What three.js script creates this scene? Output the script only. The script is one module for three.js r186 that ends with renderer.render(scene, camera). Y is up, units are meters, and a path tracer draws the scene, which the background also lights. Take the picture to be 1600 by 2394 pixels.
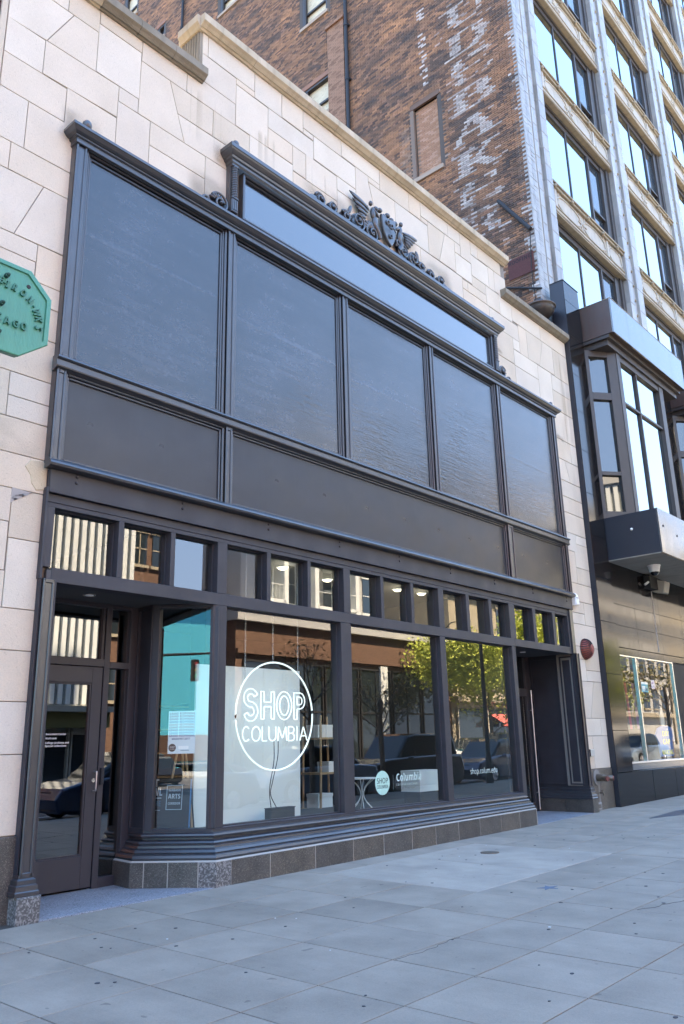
import * as THREE from 'three';
import { mergeGeometries } from 'three/addons/utils/BufferGeometryUtils.js';
import { FontLoader } from 'three/addons/loaders/FontLoader.js';
import { TextGeometry } from 'three/addons/geometries/TextGeometry.js';

// ---------------------------------------------------------------- camera, sky, sun, exposure
const scene = new THREE.Scene();
const camera = new THREE.PerspectiveCamera(64.96, 684 / 1024, 0.1, 900);
camera.position.set(0, 1.57, 8);
camera.rotation.order = 'YXZ';
camera.rotation.set(0.28148, -0.84347, -0.02302);

const renderer = new THREE.WebGLRenderer({ antialias: true });
renderer.setSize(684, 1024);
renderer.toneMapping = THREE.LinearToneMapping;
renderer.toneMappingExposure = 9.9;
renderer.shadowMap.enabled = true;

{ // clear spring sky: deep blue overhead, paler towards the horizon, the same all round
  const W = 64, H = 256, d = new Float32Array(W * H * 4);
  for (let j = 0; j < H; j++) {
    const el = Math.max(0, ((j + 0.5) / H - 0.5) * 2);           // 0 horizon, 1 zenith
    const t = Math.pow(el, 0.42);
    for (let i = 0; i < W; i++) {
      const o = (j * W + i) * 4, s = 1.0;
      d[o] = s * (0.32 * (1 - t) + 0.066 * t); d[o + 1] = s * (0.375 * (1 - t) + 0.178 * t);
      d[o + 2] = s * (0.44 * (1 - t) + 0.41 * t); d[o + 3] = 1;
    }
  }
  const sky = new THREE.DataTexture(d, W, H, THREE.RGBAFormat, THREE.FloatType);
  sky.mapping = THREE.EquirectangularReflectionMapping; sky.magFilter = THREE.LinearFilter; sky.needsUpdate = true;
  scene.background = sky; scene.environment = sky;
}
const sun = new THREE.DirectionalLight(0xffeacb, 5);
sun.position.set(34, 92, -60); sun.target.position.set(10, 0, 0);
sun.castShadow = true; sun.shadow.mapSize.set(4096, 4096);
Object.assign(sun.shadow.camera, { left: -130, right: 130, top: 130, bottom: -130, near: 1, far: 320 });
scene.add(sun, sun.target);

// ---------------------------------------------------------------- helpers
let seed = 7;
const rnd = () => { seed |= 0; seed = seed + 0x6D2B79F5 | 0; let t = Math.imul(seed ^ seed >>> 15, 1 | seed); t = t + Math.imul(t ^ t >>> 7, 61 | t) ^ t; return ((t ^ t >>> 14) >>> 0) / 4294967296; };
const rr = (a, b) => a + (b - a) * rnd();
const V = (x, y, z) => new THREE.Vector3(x, y, z);
const names = new Map();
function numbered(n) { const k = names.get(n) || 0; names.set(n, k + 1); return k ? n + '_' + String(k).padStart(3, '0') : n; }
function thing(name, label, category, group, pos = [0, 0, 0]) {
  const o = new THREE.Group(); o.name = numbered(name); o.position.set(...pos); scene.add(o);
  o.userData = { label, category }; if (group) o.userData.group = group; return o;
}
function struct(name, label) { const o = new THREE.Group(); o.name = numbered(name); scene.add(o); o.userData = { kind: 'structure', label }; return o; }
function part(parent, name, geo, mat, label) {
  const g = Array.isArray(geo) ? merge(geo) : geo;
  const m = new THREE.Mesh(g, mat); m.name = name; m.castShadow = m.receiveShadow = true; parent.add(m);
  if (label) m.userData.label = label; return m;
}
function merge(list) {
  const gs = list.map(g => { const n = g.index ? g.toNonIndexed() : g; for (const k of Object.keys(n.attributes)) if (!['position', 'normal', 'uv'].includes(k)) n.deleteAttribute(k); return n; });
  return gs.length === 1 ? gs[0] : mergeGeometries(gs);
}
function metres(g, du = 0, dv = 0) {     // uv in metres from the dominant normal
  const p = g.attributes.position, n = g.attributes.normal, uv = new Float32Array(p.count * 2);
  for (let i = 0; i < p.count; i++) {
    const ax = Math.abs(n.getX(i)), ay = Math.abs(n.getY(i)), az = Math.abs(n.getZ(i));
    let u, v; if (ax > ay && ax > az) { u = p.getZ(i); v = p.getY(i); } else if (ay > az) { u = p.getX(i); v = p.getZ(i); } else { u = p.getX(i); v = p.getY(i); }
    uv[2 * i] = u + du; uv[2 * i + 1] = v + dv;
  }
  g.setAttribute('uv', new THREE.BufferAttribute(uv, 2)); return g;
}
function box(x0, x1, y0, y1, z0, z1) {
  const g = new THREE.BoxGeometry(x1 - x0, y1 - y0, z1 - z0); g.translate((x0 + x1) / 2, (y0 + y1) / 2, (z0 + z1) / 2); return metres(g);
}
// a box whose front and side edges are chamfered by c (front = +z)
function cbox(x0, x1, y0, y1, z0, z1, c = 0.006) { return slab([[x0, y0], [x1, y0], [x1, y1], [x0, y1]], z0, z1, c); }
function slab(poly, z0, z1, c = 0.004) {  // polygon in x,y extruded from z0 to z1 with a chamfer on the front edge
  const n = poly.length; let area = 0; for (let i = 0; i < n; i++) { const a = poly[i], b = poly[(i + 1) % n]; area += a[0] * b[1] - b[0] * a[1]; }
  const q = area < 0 ? poly.slice().reverse() : poly;
  const inset = (d) => q.map((p, i) => { const a = q[(i + n - 1) % n], b = q[(i + 1) % n];
    let e1 = [p[0] - a[0], p[1] - a[1]], e2 = [b[0] - p[0], b[1] - p[1]]; const l1 = Math.hypot(...e1), l2 = Math.hypot(...e2);
    const n1 = [-e1[1] / l1, e1[0] / l1], n2 = [-e2[1] / l2, e2[0] / l2], k = 1 / Math.max(0.3, 1 + n1[0] * n2[0] + n1[1] * n2[1]);
    return [p[0] + d * (n1[0] + n2[0]) * k, p[1] + d * (n1[1] + n2[1]) * k]; });
  const f = inset(c), P = []; const quad = (a, b, c2, d) => P.push(...a, ...b, ...c2, ...a, ...c2, ...d);
  for (let i = 0; i < n; i++) { const j = (i + 1) % n;
    quad([...q[i], z0], [...q[j], z0], [...q[j], z1 - c], [...q[i], z1 - c]);
    quad([...q[i], z1 - c], [...q[j], z1 - c], [...f[j], z1], [...f[i], z1]); }
  for (let i = 1; i < n - 1; i++) P.push(...f[0], z1, ...f[i], z1, ...f[i + 1], z1, ...q[0], z0, ...q[i + 1], z0, ...q[i], z0);
  const g = new THREE.BufferGeometry(); g.setAttribute('position', new THREE.Float32BufferAttribute(P, 3)); g.computeVertexNormals(); return metres(g);
}
// sweep a profile [[out, y, w]] along a plan path [[x, z]]; y rises by w * rise(x)
function sweep(path, profile, rise = () => 0) {
  const n = path.length, nor = [];
  for (let i = 0; i < n - 1; i++) { const dx = path[i + 1][0] - path[i][0], dz = path[i + 1][1] - path[i][1], l = Math.hypot(dx, dz); nor.push([-dz / l, dx / l]); }
  const off = path.map((p, i) => { if (!i) return nor[0]; if (i === n - 1) return nor[n - 2]; const a = nor[i - 1], b = nor[i], k = 1 / (1 + a[0] * b[0] + a[1] * b[1]); return [(a[0] + b[0]) * k, (a[1] + b[1]) * k]; });
  const at = (i, p) => { const x = path[i][0] + off[i][0] * p[0], z = path[i][1] + off[i][1] * p[0]; return [x, p[1] + (p[2] || 0) * rise(x), z]; };
  const P = [], quad = (a, b, c, d) => P.push(...a, ...b, ...c, ...a, ...c, ...d);
  for (let i = 0; i < n - 1; i++) for (let k = 0; k < profile.length - 1; k++) quad(at(i, profile[k]), at(i, profile[k + 1]), at(i + 1, profile[k + 1]), at(i + 1, profile[k]));
  for (const [i, s] of [[0, 1], [n - 1, -1]]) { // end caps: fan from the wall line
    const c0 = at(i, [0, profile[0][1], profile[0][2]]), c1 = at(i, [0, profile[profile.length - 1][1], profile[profile.length - 1][2]]);
    for (let k = 0; k < profile.length - 1; k++) { const a = at(i, profile[k]), b = at(i, profile[k + 1]); const wa = [at(i, [0, profile[k][1], profile[k][2]]), at(i, [0, profile[k + 1][1], profile[k + 1][2]])];
      if (s > 0) quad(wa[0], wa[1], b, a); else quad(a, b, wa[1], wa[0]); } }
  const g = new THREE.BufferGeometry(); g.setAttribute('position', new THREE.Float32BufferAttribute(P, 3)); g.computeVertexNormals(); return metres(g);
}
const tube = (pts, r, seg = 24, rs = 6, closed = false) => new THREE.TubeGeometry(new THREE.CatmullRomCurve3(pts.map(p => V(...p)), closed, 'catmullrom', 0.5), seg, r, rs, closed);
function rod(a, b, r, rs = 8, r2 = r) { const A = V(...a), B = V(...b), d = B.clone().sub(A); const g = new THREE.CylinderGeometry(r2, r, d.length(), rs); g.applyQuaternion(new THREE.Quaternion().setFromUnitVectors(V(0, 1, 0), d.clone().normalize())); g.translate(...A.add(B).multiplyScalar(0.5).toArray()); return g; }
function ball(x, y, z, rx, ry = rx, rz = rx, s = 10) { const g = new THREE.SphereGeometry(1, s, Math.max(6, s * 0.7 | 0)); g.scale(rx, ry, rz); g.translate(x, y, z); return g; }

// ---------------------------------------------------------------- procedural textures
function hash(x, y, s) { let h = Math.imul(x, 374761393) ^ Math.imul(y, 668265263) ^ Math.imul(s, 2147483647 ^ 0x5bd1e995); h = Math.imul(h ^ (h >>> 13), 1274126177); h ^= h >>> 16; return (h >>> 0) / 4294967296; }
function pn(u, v, px, py, s) { // periodic value noise; u,v in 0..1
  const x = u * px, y = v * py, xi = Math.floor(x), yi = Math.floor(y), fx = x - xi, fy = y - yi, sx = fx * fx * (3 - 2 * fx), sy = fy * fy * (3 - 2 * fy);
  const m = (a, n) => ((a % n) + n) % n, a = hash(m(xi, px), m(yi, py), s), b = hash(m(xi + 1, px), m(yi, py), s), c = hash(m(xi, px), m(yi + 1, py), s), d = hash(m(xi + 1, px), m(yi + 1, py), s);
  return a + (b - a) * sx + (c - a) * sy + (a - b - c + d) * sx * sy;
}
function fbm(u, v, px, py, s, o = 4) { let a = 0, w = 0.5, n = 0; for (let i = 0; i < o; i++) { a += w * pn(u, v, px << i, py << i, s + i); n += w; w *= 0.5; } return a / n; }
function tex(size, fn, rep, srgb = true) { // fn(u,v,i,j) -> [r,g,b] in 0..1 (linear for colour maps; converted)
  const d = new Uint8Array(size * size * 4), c = (x) => { x = Math.min(1, Math.max(0, x)); return 255 * (srgb ? (x <= 0.0031308 ? x * 12.92 : 1.055 * Math.pow(x, 1 / 2.4) - 0.055) : x); };
  for (let j = 0; j < size; j++) for (let i = 0; i < size; i++) { const r = fn((i + 0.5) / size, (j + 0.5) / size, i, j), o = (j * size + i) * 4; if (typeof r === 'number') { d[o] = d[o + 1] = d[o + 2] = c(r); } else { d[o] = c(r[0]); d[o + 1] = c(r[1]); d[o + 2] = c(r[2]); } d[o + 3] = 255; }
  const t = new THREE.DataTexture(d, size, size); t.wrapS = t.wrapT = THREE.RepeatWrapping; t.magFilter = THREE.LinearFilter; t.minFilter = THREE.LinearMipmapLinearFilter; t.generateMipmaps = true;
  if (srgb) t.colorSpace = THREE.SRGBColorSpace; if (rep) t.repeat.set(1 / rep, 1 / rep); t.needsUpdate = true; return t;
}
function canvasTex(w, h, draw) { const c = document.createElement('canvas'); c.width = w; c.height = h; draw(c.getContext('2d'), w, h); const t = new THREE.CanvasTexture(c); t.colorSpace = THREE.SRGBColorSpace; return t; }
const std = (o) => new THREE.MeshStandardMaterial(o), phys = (o) => new THREE.MeshPhysicalMaterial(o);
const lin = (r, g, b) => new THREE.Color().setRGB(r, g, b);

const M = {};
{ // limestone: warm cream with fine pits and broad mottling; tints vary stone by stone
  const map = tex(512, (u, v) => { const a = fbm(u, v, 3, 3, 11, 5), f = pn(u, v, 170, 170, 17), p = pn(u, v, 90, 90, 23), k = 0.86 + 0.16 * a + 0.10 * (f - 0.5) - (p > 0.86 ? 0.16 * (p - 0.86) / 0.14 : 0); return [k, k * (0.985 + 0.02 * a), k * (0.95 + 0.05 * a)]; }, 1.3);
  const bump = tex(512, (u, v) => 0.5 + 0.3 * (pn(u, v, 170, 170, 17) - 0.5) - (pn(u, v, 90, 90, 23) > 0.86 ? 0.25 : 0), 1.3, false);
  const tints = [[0.615, 0.535, 0.43], [0.595, 0.52, 0.425], [0.635, 0.555, 0.45], [0.605, 0.54, 0.45], [0.625, 0.53, 0.415], [0.645, 0.575, 0.475], [0.575, 0.495, 0.39]];
  M.stone = tints.map(t => std({ color: lin(...t), map, roughness: 0.88, bumpMap: bump, bumpScale: 0.0025 }));
  M.mortar = std({ color: lin(0.21, 0.19, 0.165), roughness: 0.95 });
  M.patch = std({ color: lin(0.58, 0.49, 0.35), map, roughness: 0.9, bumpMap: bump, bumpScale: 0.004 });
  const cope = tex(512, (u, v) => { const a = fbm(u, v, 4, 4, 31, 5), s = fbm(u, v, 26, 3, 37, 3), k = 0.55 + 0.55 * a - 0.55 * Math.max(0, s - 0.56); return [k, k * 0.95, k * (0.80 + 0.1 * a)]; }, 2.2);
  M.cope = std({ color: lin(0.52, 0.46, 0.36), map: cope, roughness: 0.9, bumpMap: bump, bumpScale: 0.004 });
  M.copeDark = std({ color: lin(0.26, 0.24, 0.20), map: cope, roughness: 0.92, bumpMap: bump, bumpScale: 0.004 });
}
{ // dark speckled granite
  const map = tex(512, (u, v) => { const a = pn(u, v, 128, 128, 41), b = pn(u, v, 200, 200, 43), c = fbm(u, v, 5, 5, 47, 3), k = (0.03 + 0.05 * c) + (a > 0.6 ? 0.11 * (a - 0.6) / 0.4 : 0) + (b > 0.74 ? 0.2 * (b - 0.74) / 0.26 : 0); return [k * 1.12, k, k * 0.86]; }, 0.8);
  M.granite = [[1, 1, 1], [1.15, 1.1, 1.02], [0.85, 0.84, 0.84]].map(c => phys({ color: lin(...c.map(x => Math.min(1, x * 0.85))), map, roughness: 0.42, clearcoat: 0.15, clearcoatRoughness: 0.3 }));
  M.graniteLight = std({ color: lin(1, 1, 1), roughness: 0.75, map: tex(256, (u, v) => { const a = pn(u, v, 64, 64, 53), k = 0.08 + 0.32 * Math.max(0, a - 0.35); return [k, k * 0.97, k * 0.92]; }, 0.8) });
  M.lime = std({ color: lin(0.34, 0.32, 0.28), roughness: 0.95 });
}
{ // painted metal
  const bump = tex(512, (u, v) => 0.5 + 0.35 * (fbm(u, v, 24, 24, 61, 4) - 0.5) + (pn(u, v, 60, 60, 67) > 0.93 ? 0.2 : 0), 0.9, false);
  const rough = tex(512, (u, v) => { const k = 0.44 + 0.22 * fbm(u, v, 5, 5, 71, 4); return [k, k, k]; }, 1.1, false);
  const grime = tex(512, (u, v) => { const k = 0.72 + 0.5 * fbm(u, v, 6, 9, 75, 5) + 0.3 * Math.max(0, fbm(u, v, 40, 5, 79, 3) - 0.55) + (pn(u, v, 150, 150, 81) > 0.965 ? 0.9 : 0); return [k * 0.62, k * 0.6, k * 0.59]; }, 1.7);
  M.frame = std({ map: grime, color: lin(0.044, 0.044, 0.056), roughness: 0.95, roughnessMap: rough, bumpMap: bump, bumpScale: 0.0006 });
  M.iron = phys({ map: grime, color: lin(0.03, 0.03, 0.038), roughness: 0.8, roughnessMap: rough, bumpMap: bump, bumpScale: 0.0014, ior: 1.7, clearcoat: 0.45, clearcoatRoughness: 0.22 });
  M.doorPaint = std({ color: lin(0.031, 0.030, 0.037), roughness: 0.9, roughnessMap: rough });
  M.soffit = std({ color: lin(0.06, 0.058, 0.06), roughness: 0.6 });
  // painted plywood sheets: horizontal grain, a taped seam, sags in the paint
  const ply = (s, seam, amp) => tex(1024, (u, v) => {
    const warp = 0.03 * (fbm(u, v, 2, 3, s, 3) - 0.5), g = fbm(u + warp, v + warp, 9, 130, s + 5, 3), w = fbm(u, v, 34, 60, s + 9, 4), c = fbm(u, v, 3, 5, s + 15, 4);
    let h = 0.5 + 0.16 * (fbm(u, v, 2, 3, s + 31, 2) - 0.5) + amp * (0.30 * (g - 0.5) * (0.35 + 2.2 * Math.max(0, c - 0.36)) + 0.42 * (w - 0.5) * (0.15 + 2.6 * Math.max(0, c - 0.44)));
    const d = Math.abs(v - seam - 0.012 * (pn(u, v, 9, 1, s + 21) - 0.5)); if (d < 0.016) h += 0.16 * (1 - d / 0.016) + 0.16 * (pn(u, v, 90, 4, s + 25) - 0.5);
    return h; }, 0, false);
  const roughP = tex(512, (u, v) => { const k = 0.5 + 0.5 * fbm(u, v, 3, 4, 83, 4); return [k, k, k]; }, 0, false);
  const sheenChalk = (s, seam) => tex(512, (u, v) => { const w = 0.03 * (fbm(u, v, 2, 3, s, 3) - 0.5), a = fbm(u + w, v + w, 4, 44, s + 41, 4), b = fbm(u, v, 3, 4, s + 45, 4), c = fbm(u, v, 44, 70, s + 49, 3), d = Math.abs(v - seam - 0.01 * (pn(u, v, 9, 1, s + 21) - 0.5)); let k = 0.12 + 0.55 * a * b * 2 + 1.6 * Math.max(0, c - 0.6) * (0.3 + b); if (d < 0.014) k += (0.45 * pn(u, v, 120, 6, s + 53) + 0.1) * (1 - d / 0.014); if (v < 0.03) k += 0.9 * Math.max(0, fbm(u, v, 30, 90, s + 57, 3) - 0.45) * 2; return [k * 0.52, k * 0.56, k * 0.66]; }, 0);  // gloss streaks painted into the colour, along with chalking and the taped seam
  M.ply = [[91, 0.62, 0.5], [97, 0.56, 0.75], [101, 0.52, 1.25], [107, 0.55, 1.3], [113, 0.5, 1.1]].map(([s, m, a]) => phys({ map: sheenChalk(s, m), color: lin(0.09, 0.09, 0.095), roughness: 0.30, roughnessMap: roughP, bumpMap: ply(s, m, a), bumpScale: 0.007, ior: 1.62, clearcoat: 0.2, clearcoatRoughness: 0.2 }));
  M.sign = phys({ color: lin(0.018, 0.019, 0.023), roughness: 0.16, roughnessMap: roughP, ior: 1.9, clearcoat: 0.7, clearcoatRoughness: 0.08 });
  M.sheet = std({ map: grime, color: lin(0.034, 0.035, 0.045), roughness: 0.45, roughnessMap: roughP });
}
// glass
M.glass = phys({ color: lin(0.86, 0.93, 0.90), roughness: 0.0, transmission: 1, thickness: 0, ior: 2.2 });
M.doorGlass = phys({ color: lin(0.34, 0.37, 0.36), roughness: 0.0, transmission: 1, thickness: 0, ior: 2.4 });
{ const wob = tex(256, (u, v) => fbm(u, v, 2, 3, 127, 2), 0, false);
  M.highGlass = std({ color: lin(0.40, 0.455, 0.48), metalness: 1, roughness: 0.015, bumpMap: wob, bumpScale: 0.0006 });
  M.bayGlass = phys({ color: lin(0.02, 0.024, 0.026), roughness: 0.015, ior: 2.1 });
  M.caseGlass = phys({ color: lin(0.9, 0.94, 0.92), roughness: 0, transmission: 1, thickness: 0, ior: 1.5 });
  M.dimGlass = phys({ color: lin(0.03, 0.04, 0.05), roughness: 0.03, ior: 1.5 }); }
M.blind = std({ color: lin(0.60, 0.53, 0.38), roughness: 0.9, map: tex(256, (u, v) => { const k = 0.7 + 0.4 * fbm(u, v, 4, 5, 131, 4) - (pn(u, v, 20, 20, 137) > 0.8 ? 0.2 : 0); return [k, k * 0.99, k * 0.97]; }) });
M.dark = std({ color: lin(0.016, 0.016, 0.018), roughness: 0.7 });
M.chrome = std({ color: lin(0.75, 0.75, 0.76), roughness: 0.22, metalness: 1 });
M.steelPull = std({ color: lin(0.7, 0.7, 0.7), roughness: 0.3, metalness: 0.9 });
M.white = std({ color: lin(0.8, 0.8, 0.78), roughness: 0.6 });
M.board = std({ color: lin(0.80, 0.81, 0.78), roughness: 0.8 });
// ---------------------------------------------------------------- ground, pavement, street
const G = (x) => 0.01 + 0.009 * (x - 4);
function insetPoly(q, d) {
  const n = q.length; let area = 0; for (let i = 0; i < n; i++) { const a = q[i], b = q[(i + 1) % n]; area += a[0] * b[1] - b[0] * a[1]; }
  const s = area < 0 ? -1 : 1;
  return q.map((p, i) => { const a = q[(i + n - 1) % n], b = q[(i + 1) % n]; const e1 = [p[0] - a[0], p[1] - a[1]], e2 = [b[0] - p[0], b[1] - p[1]], l1 = Math.hypot(...e1), l2 = Math.hypot(...e2);
    const n1 = [-e1[1] / l1 * s, e1[0] / l1 * s], n2 = [-e2[1] / l2 * s, e2[0] / l2 * s], k = 1 / Math.max(0.3, 1 + n1[0] * n2[0] + n1[1] * n2[1]); return [p[0] + d * (n1[0] + n2[0]) * k, p[1] + d * (n1[1] + n2[1]) * k]; });
}
function paver(poly, yTop, thick = 0.1, c = 0.006, slope = true) { // polygon [[x,z]] laid flat, following the slope of the pavement
  const g = slab(poly.map(p => [p[0], -p[1]]), -thick, 0, c); g.rotateX(-Math.PI / 2);
  const p = g.attributes.position; for (let i = 0; i < p.count; i++) p.setY(i, p.getY(i) + yTop + (slope ? G(p.getX(i)) : 0));
  g.computeVertexNormals(); return metres(g, rnd() * 3, rnd() * 3);
}
const rect = (x0, x1, z0, z1) => [[x0, z0], [x1, z0], [x1, z1], [x0, z1]];
{
  const conc = (s, lo) => tex(1024, (u, v) => { const a = fbm(u, v, 3, 3, s, 5), b = fbm(u, v, 9, 9, s + 7, 4), f = pn(u, v, 340, 340, s + 3), st = pn(u, v, 30, 30, s + 13), sc = fbm(u, v, 60, 8, s + 17, 2);
    let k = lo + 0.42 * (a - 0.5) + 0.3 * (b - 0.5) + 0.12 * (f - 0.5) + 0.06 * (sc - 0.5); if (st > 0.965) k *= 1 - 0.35 * Math.min(1, (st - 0.945) / 0.02); if (pn(u, v, 150, 150, s + 19) > 0.95) k *= 0.86; return [k, k * 0.985, k * 0.955]; }, 2.6);
  const bump = tex(512, (u, v) => 0.5 + 0.5 * (pn(u, v, 200, 200, 157) - 0.5) + 0.3 * (fbm(u, v, 8, 8, 163, 4) - 0.5), 0.9, false);
  const c1 = conc(151, 0.84), c2 = conc(171, 0.80);
  M.slabs = [[0.322, 0.284, 0.232], [0.316, 0.278, 0.228], [0.328, 0.289, 0.237], [0.319, 0.280, 0.228], [0.292, 0.257, 0.21]].map((t, i) => std({ color: lin(...t), map: i % 2 ? c1 : c2, roughness: 0.82, bumpMap: bump, bumpScale: 0.002 }));
  M.slabNew = std({ color: lin(0.39, 0.35, 0.295), map: c1, roughness: 0.8, bumpMap: bump, bumpScale: 0.002 });
  M.joint = std({ color: lin(0.05, 0.045, 0.038), roughness: 1 });
  M.kerb = std({ color: lin(0.32, 0.315, 0.30), map: c2, roughness: 0.85 });
  M.asphalt = std({ color: lin(0.075, 0.074, 0.072), roughness: 0.9, map: tex(512, (u, v) => { const k = 0.7 + 0.5 * fbm(u, v, 6, 6, 181, 4) + 0.3 * (pn(u, v, 160, 160, 187) - 0.5); return [k, k, k]; }, 3) });
  M.line = std({ color: lin(0.6, 0.6, 0.58), roughness: 0.8 });
  M.terrazzo = std({ color: lin(1, 1, 1), roughness: 0.55, map: tex(512, (u, v) => { const a = pn(u, v, 110, 110, 191), b = pn(u, v, 70, 70, 193), k = 0.25 + (a > 0.62 ? 0.28 * (a - 0.62) / 0.38 : 0) - (b > 0.7 ? 0.25 * (b - 0.7) / 0.3 : 0) + 0.06 * (fbm(u, v, 4, 4, 197, 3) - 0.5); return [k * 0.85, k * 0.88, k * 0.95]; }, 0.7) });
  const walk = struct('sidewalk', 'grey concrete pavement of scored square slabs in front of the shop');
  const XS = [1.2, 2.06, 2.9, 3.71, 4.4, 5.2, 6.03, 6.88, 7.82, 8.63, 9.46, 10.3, 11.16]; while (XS.length < 33) XS.push(XS[XS.length - 1] + 0.84);
  const ZS = [0.20, 1.08, 1.95, 2.83, 3.77, 4.5, 5.33, 6.15, 6.98, 7.75];
  const far = [];
  for (let i = 0; i < XS.length - 1; i++) for (let j = 0; j < ZS.length - 1; j++) {
    const x0 = XS[i], x1 = XS[i + 1], z1 = ZS[j + 1]; let z0 = ZS[j];
    if (x0 > 7.7 && x1 < 11.3 && z1 < 2.9) continue;
    if (j === 0 && (x1 < 4.35 || x0 > 13.8)) z0 = -0.08;
    const w = insetPoly(rect(x0, x1, z0, z1), 0.0055);
    const m = M.slabs[(x0 < 6.2 && x0 > 3.5 && z1 < 3.4 && z1 > 1.5) ? (rnd() < 0.6 ? 4 : 1) : Math.floor(rnd() * 4)];
    part(walk, 'slab', paver(w, rr(-0.001, 0.001), 0.1, 0.0018), m);
  }
  for (const [a, b] of [[7.82, 9.46], [9.46, 11.16]]) part(walk, 'slab', paver(insetPoly(rect(a, b, 0.62, 2.83), 0.004), 0.001), M.slabNew, 'newer pale slab');
  for (let i = 8; i < 12; i++) part(walk, 'slab', paver(insetPoly(rect(XS[i], XS[i + 1], 0.2, 0.62), 0.004), 0), M.slabs[i % 4]);
  for (let i = 0; i < 40; i++) for (const [a, b] of [[-0.05, 2.4], [2.4, 5], [5, 7.75]]) { const x = XS[32] + i * 1.7; far.push(paver(insetPoly(rect(x, x + 1.7, a, b), 0.006), 0)); }
  for (let i = 0; i < 30; i++) for (const [a, b] of [[-0.05, 2.4], [2.4, 5], [5, 7.75]]) { const x = XS[0] - (i + 1) * 1.7; far.push(paver(insetPoly(rect(x, x + 1.7, a, b), 0.006), 0)); }
  part(walk, 'distant_slabs', far, M.slabs[0]).userData.kind = 'stuff';
  part(walk, 'joint_bed', paver(rect(-50, 100, -1.35, 8.0), -0.012, 0.25, 0.001), M.joint);
  for (const [x0, x1, z0] of [[4.33, 6.5, -1.05], [13.85, 16.36, -1.15]]) part(walk, 'entrance_floor', paver(x0 < 5 ? [[4.33, z0], [6.0, z0], [5.9, -0.62], [6.41, 0.215], [4.33, 0.155]] : [[13.85, z0], [16.4, z0], [16.36, 0.15], [13.9, 0.215]], 0.006, 0.1, 0.003), M.terrazzo, x0 < 5 ? 'blue grey terrazzo wedge before the left door' : 'blue grey terrazzo strip before the right door');
  const kerbs = []; for (let i = 0; i < 75; i++) kerbs.push(paver(insetPoly(rect(-50 + i * 2, -48 + i * 2, 7.75, 8.0), 0.004), 0.002, 0.3, 0.02)); part(walk, 'kerb', kerbs, M.kerb).userData.kind = 'stuff';
  { const g = new THREE.CylinderGeometry(0.13, 0.13, 0.012, 20); g.translate(10.4, G(10.4) + 0.003, 1.37); part(walk, 'drain_cover', metres(g), std({ color: lin(0.16, 0.13, 0.10), roughness: 0.6, metalness: 0.5 }), 'small round rusty drain cover in the pale slab'); }
  part(walk, 'steel_plate', paver([[15.75, 1.5], [16.9, 1.9], [18.6, 1.75], [17.4, 1.38]], 0.006, 0.02, 0.003), std({ color: lin(0.07, 0.08, 0.10), roughness: 0.5, metalness: 0.4 }), 'dark blue grey plate set in the pavement');
  { const st = []; for (let i = 0; i < 10; i++) { const a = i * Math.PI / 5 + 0.3, r = i % 2 ? 0.05 : 0.14; st.push([8.43 + r * Math.cos(a) * 1.1, 3.33 + r * Math.sin(a) * 0.8]); } part(walk, 'paint_mark', paver(st, 0.003, 0.004, 0.0005), std({ color: lin(0.10, 0.13, 0.18), roughness: 0.9 }), 'faded blue star shaped mark on a slab'); }
  const gum = []; for (let i = 0; i < 90; i++) { const x = rr(3.5, 14), z = rr(0.7, 6.5), r = rr(0.008, 0.02), g = new THREE.CylinderGeometry(r, r, 0.003, 9); g.scale(1, 1, rr(0.7, 1.2)); g.translate(x, G(x) + 0.0025, z); gum.push(g); }
  part(walk, 'gum_spots', gum, std({ color: lin(0.05, 0.052, 0.06), roughness: 0.9 })).userData.kind = 'stuff';
  const white = []; for (let i = 0; i < 9; i++) { const x = rr(4, 12), z = rr(0.6, 5), r = rr(0.006, 0.014), g = new THREE.CylinderGeometry(r, r, 0.003, 7); g.translate(x, G(x) + 0.0025, z); white.push(g); }
  part(walk, 'paint_flecks', white, M.line).userData.kind = 'stuff';

  { const ck = []; for (const [x, z, dx, dz, n] of [[5.22, 3.8, 0.8, 0.0, 9], [7.85, 4.55, 0.7, 0.2, 8]]) { const P = []; for (let k = 0; k <= n; k++) { const a = x + dx * k / n + rr(-0.03, 0.03), b = z + dz * k / n + rr(-0.03, 0.03); P.push([a, G(a) + 0.0005, b]); } ck.push(tube(P, 0.002, n * 4, 4)); } part(walk, 'cracks', ck, M.joint).userData.kind = 'stuff'; }
  const street = struct('street', 'asphalt street between the two rows of parked cars');
  part(street, 'roadway', paver(rect(-140, 160, 8.0, 19.6), -0.14, 0.3, 0.001), M.asphalt);
  const marks = []; for (let i = 0; i < 40; i++) marks.push(paver(rect(-80 + i * 6, -77.5 + i * 6, 13.7, 13.84), -0.135, 0.003, 0.0005)); for (const z of [10.5, 17.1]) marks.push(paver(rect(-140, 160, z, z + 0.1), -0.135, 0.003, 0.0005));
  part(street, 'lane_marking', marks, M.line);
  const fw = struct('far_sidewalk', 'pavement on the opposite side of the street'); const fs = [];
  for (let i = 0; i < 130; i++) for (const z of [19.9, 21.9, 23.9]) fs.push(paver(insetPoly(rect(-130 + i * 2, -128 + i * 2, z, z + 2), 0.006), 0));
  fs.push(paver(rect(-140, 160, 19.6, 19.9), 0.002, 0.3, 0.02)); part(fw, 'slabs', fs, M.kerb).userData.kind = 'stuff';
  const gr = struct('ground', 'ground of the city blocks'); part(gr, 'ground_sheet', box(-500, 500, -1.6, -1.5, -500, 500), M.asphalt);
}
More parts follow.
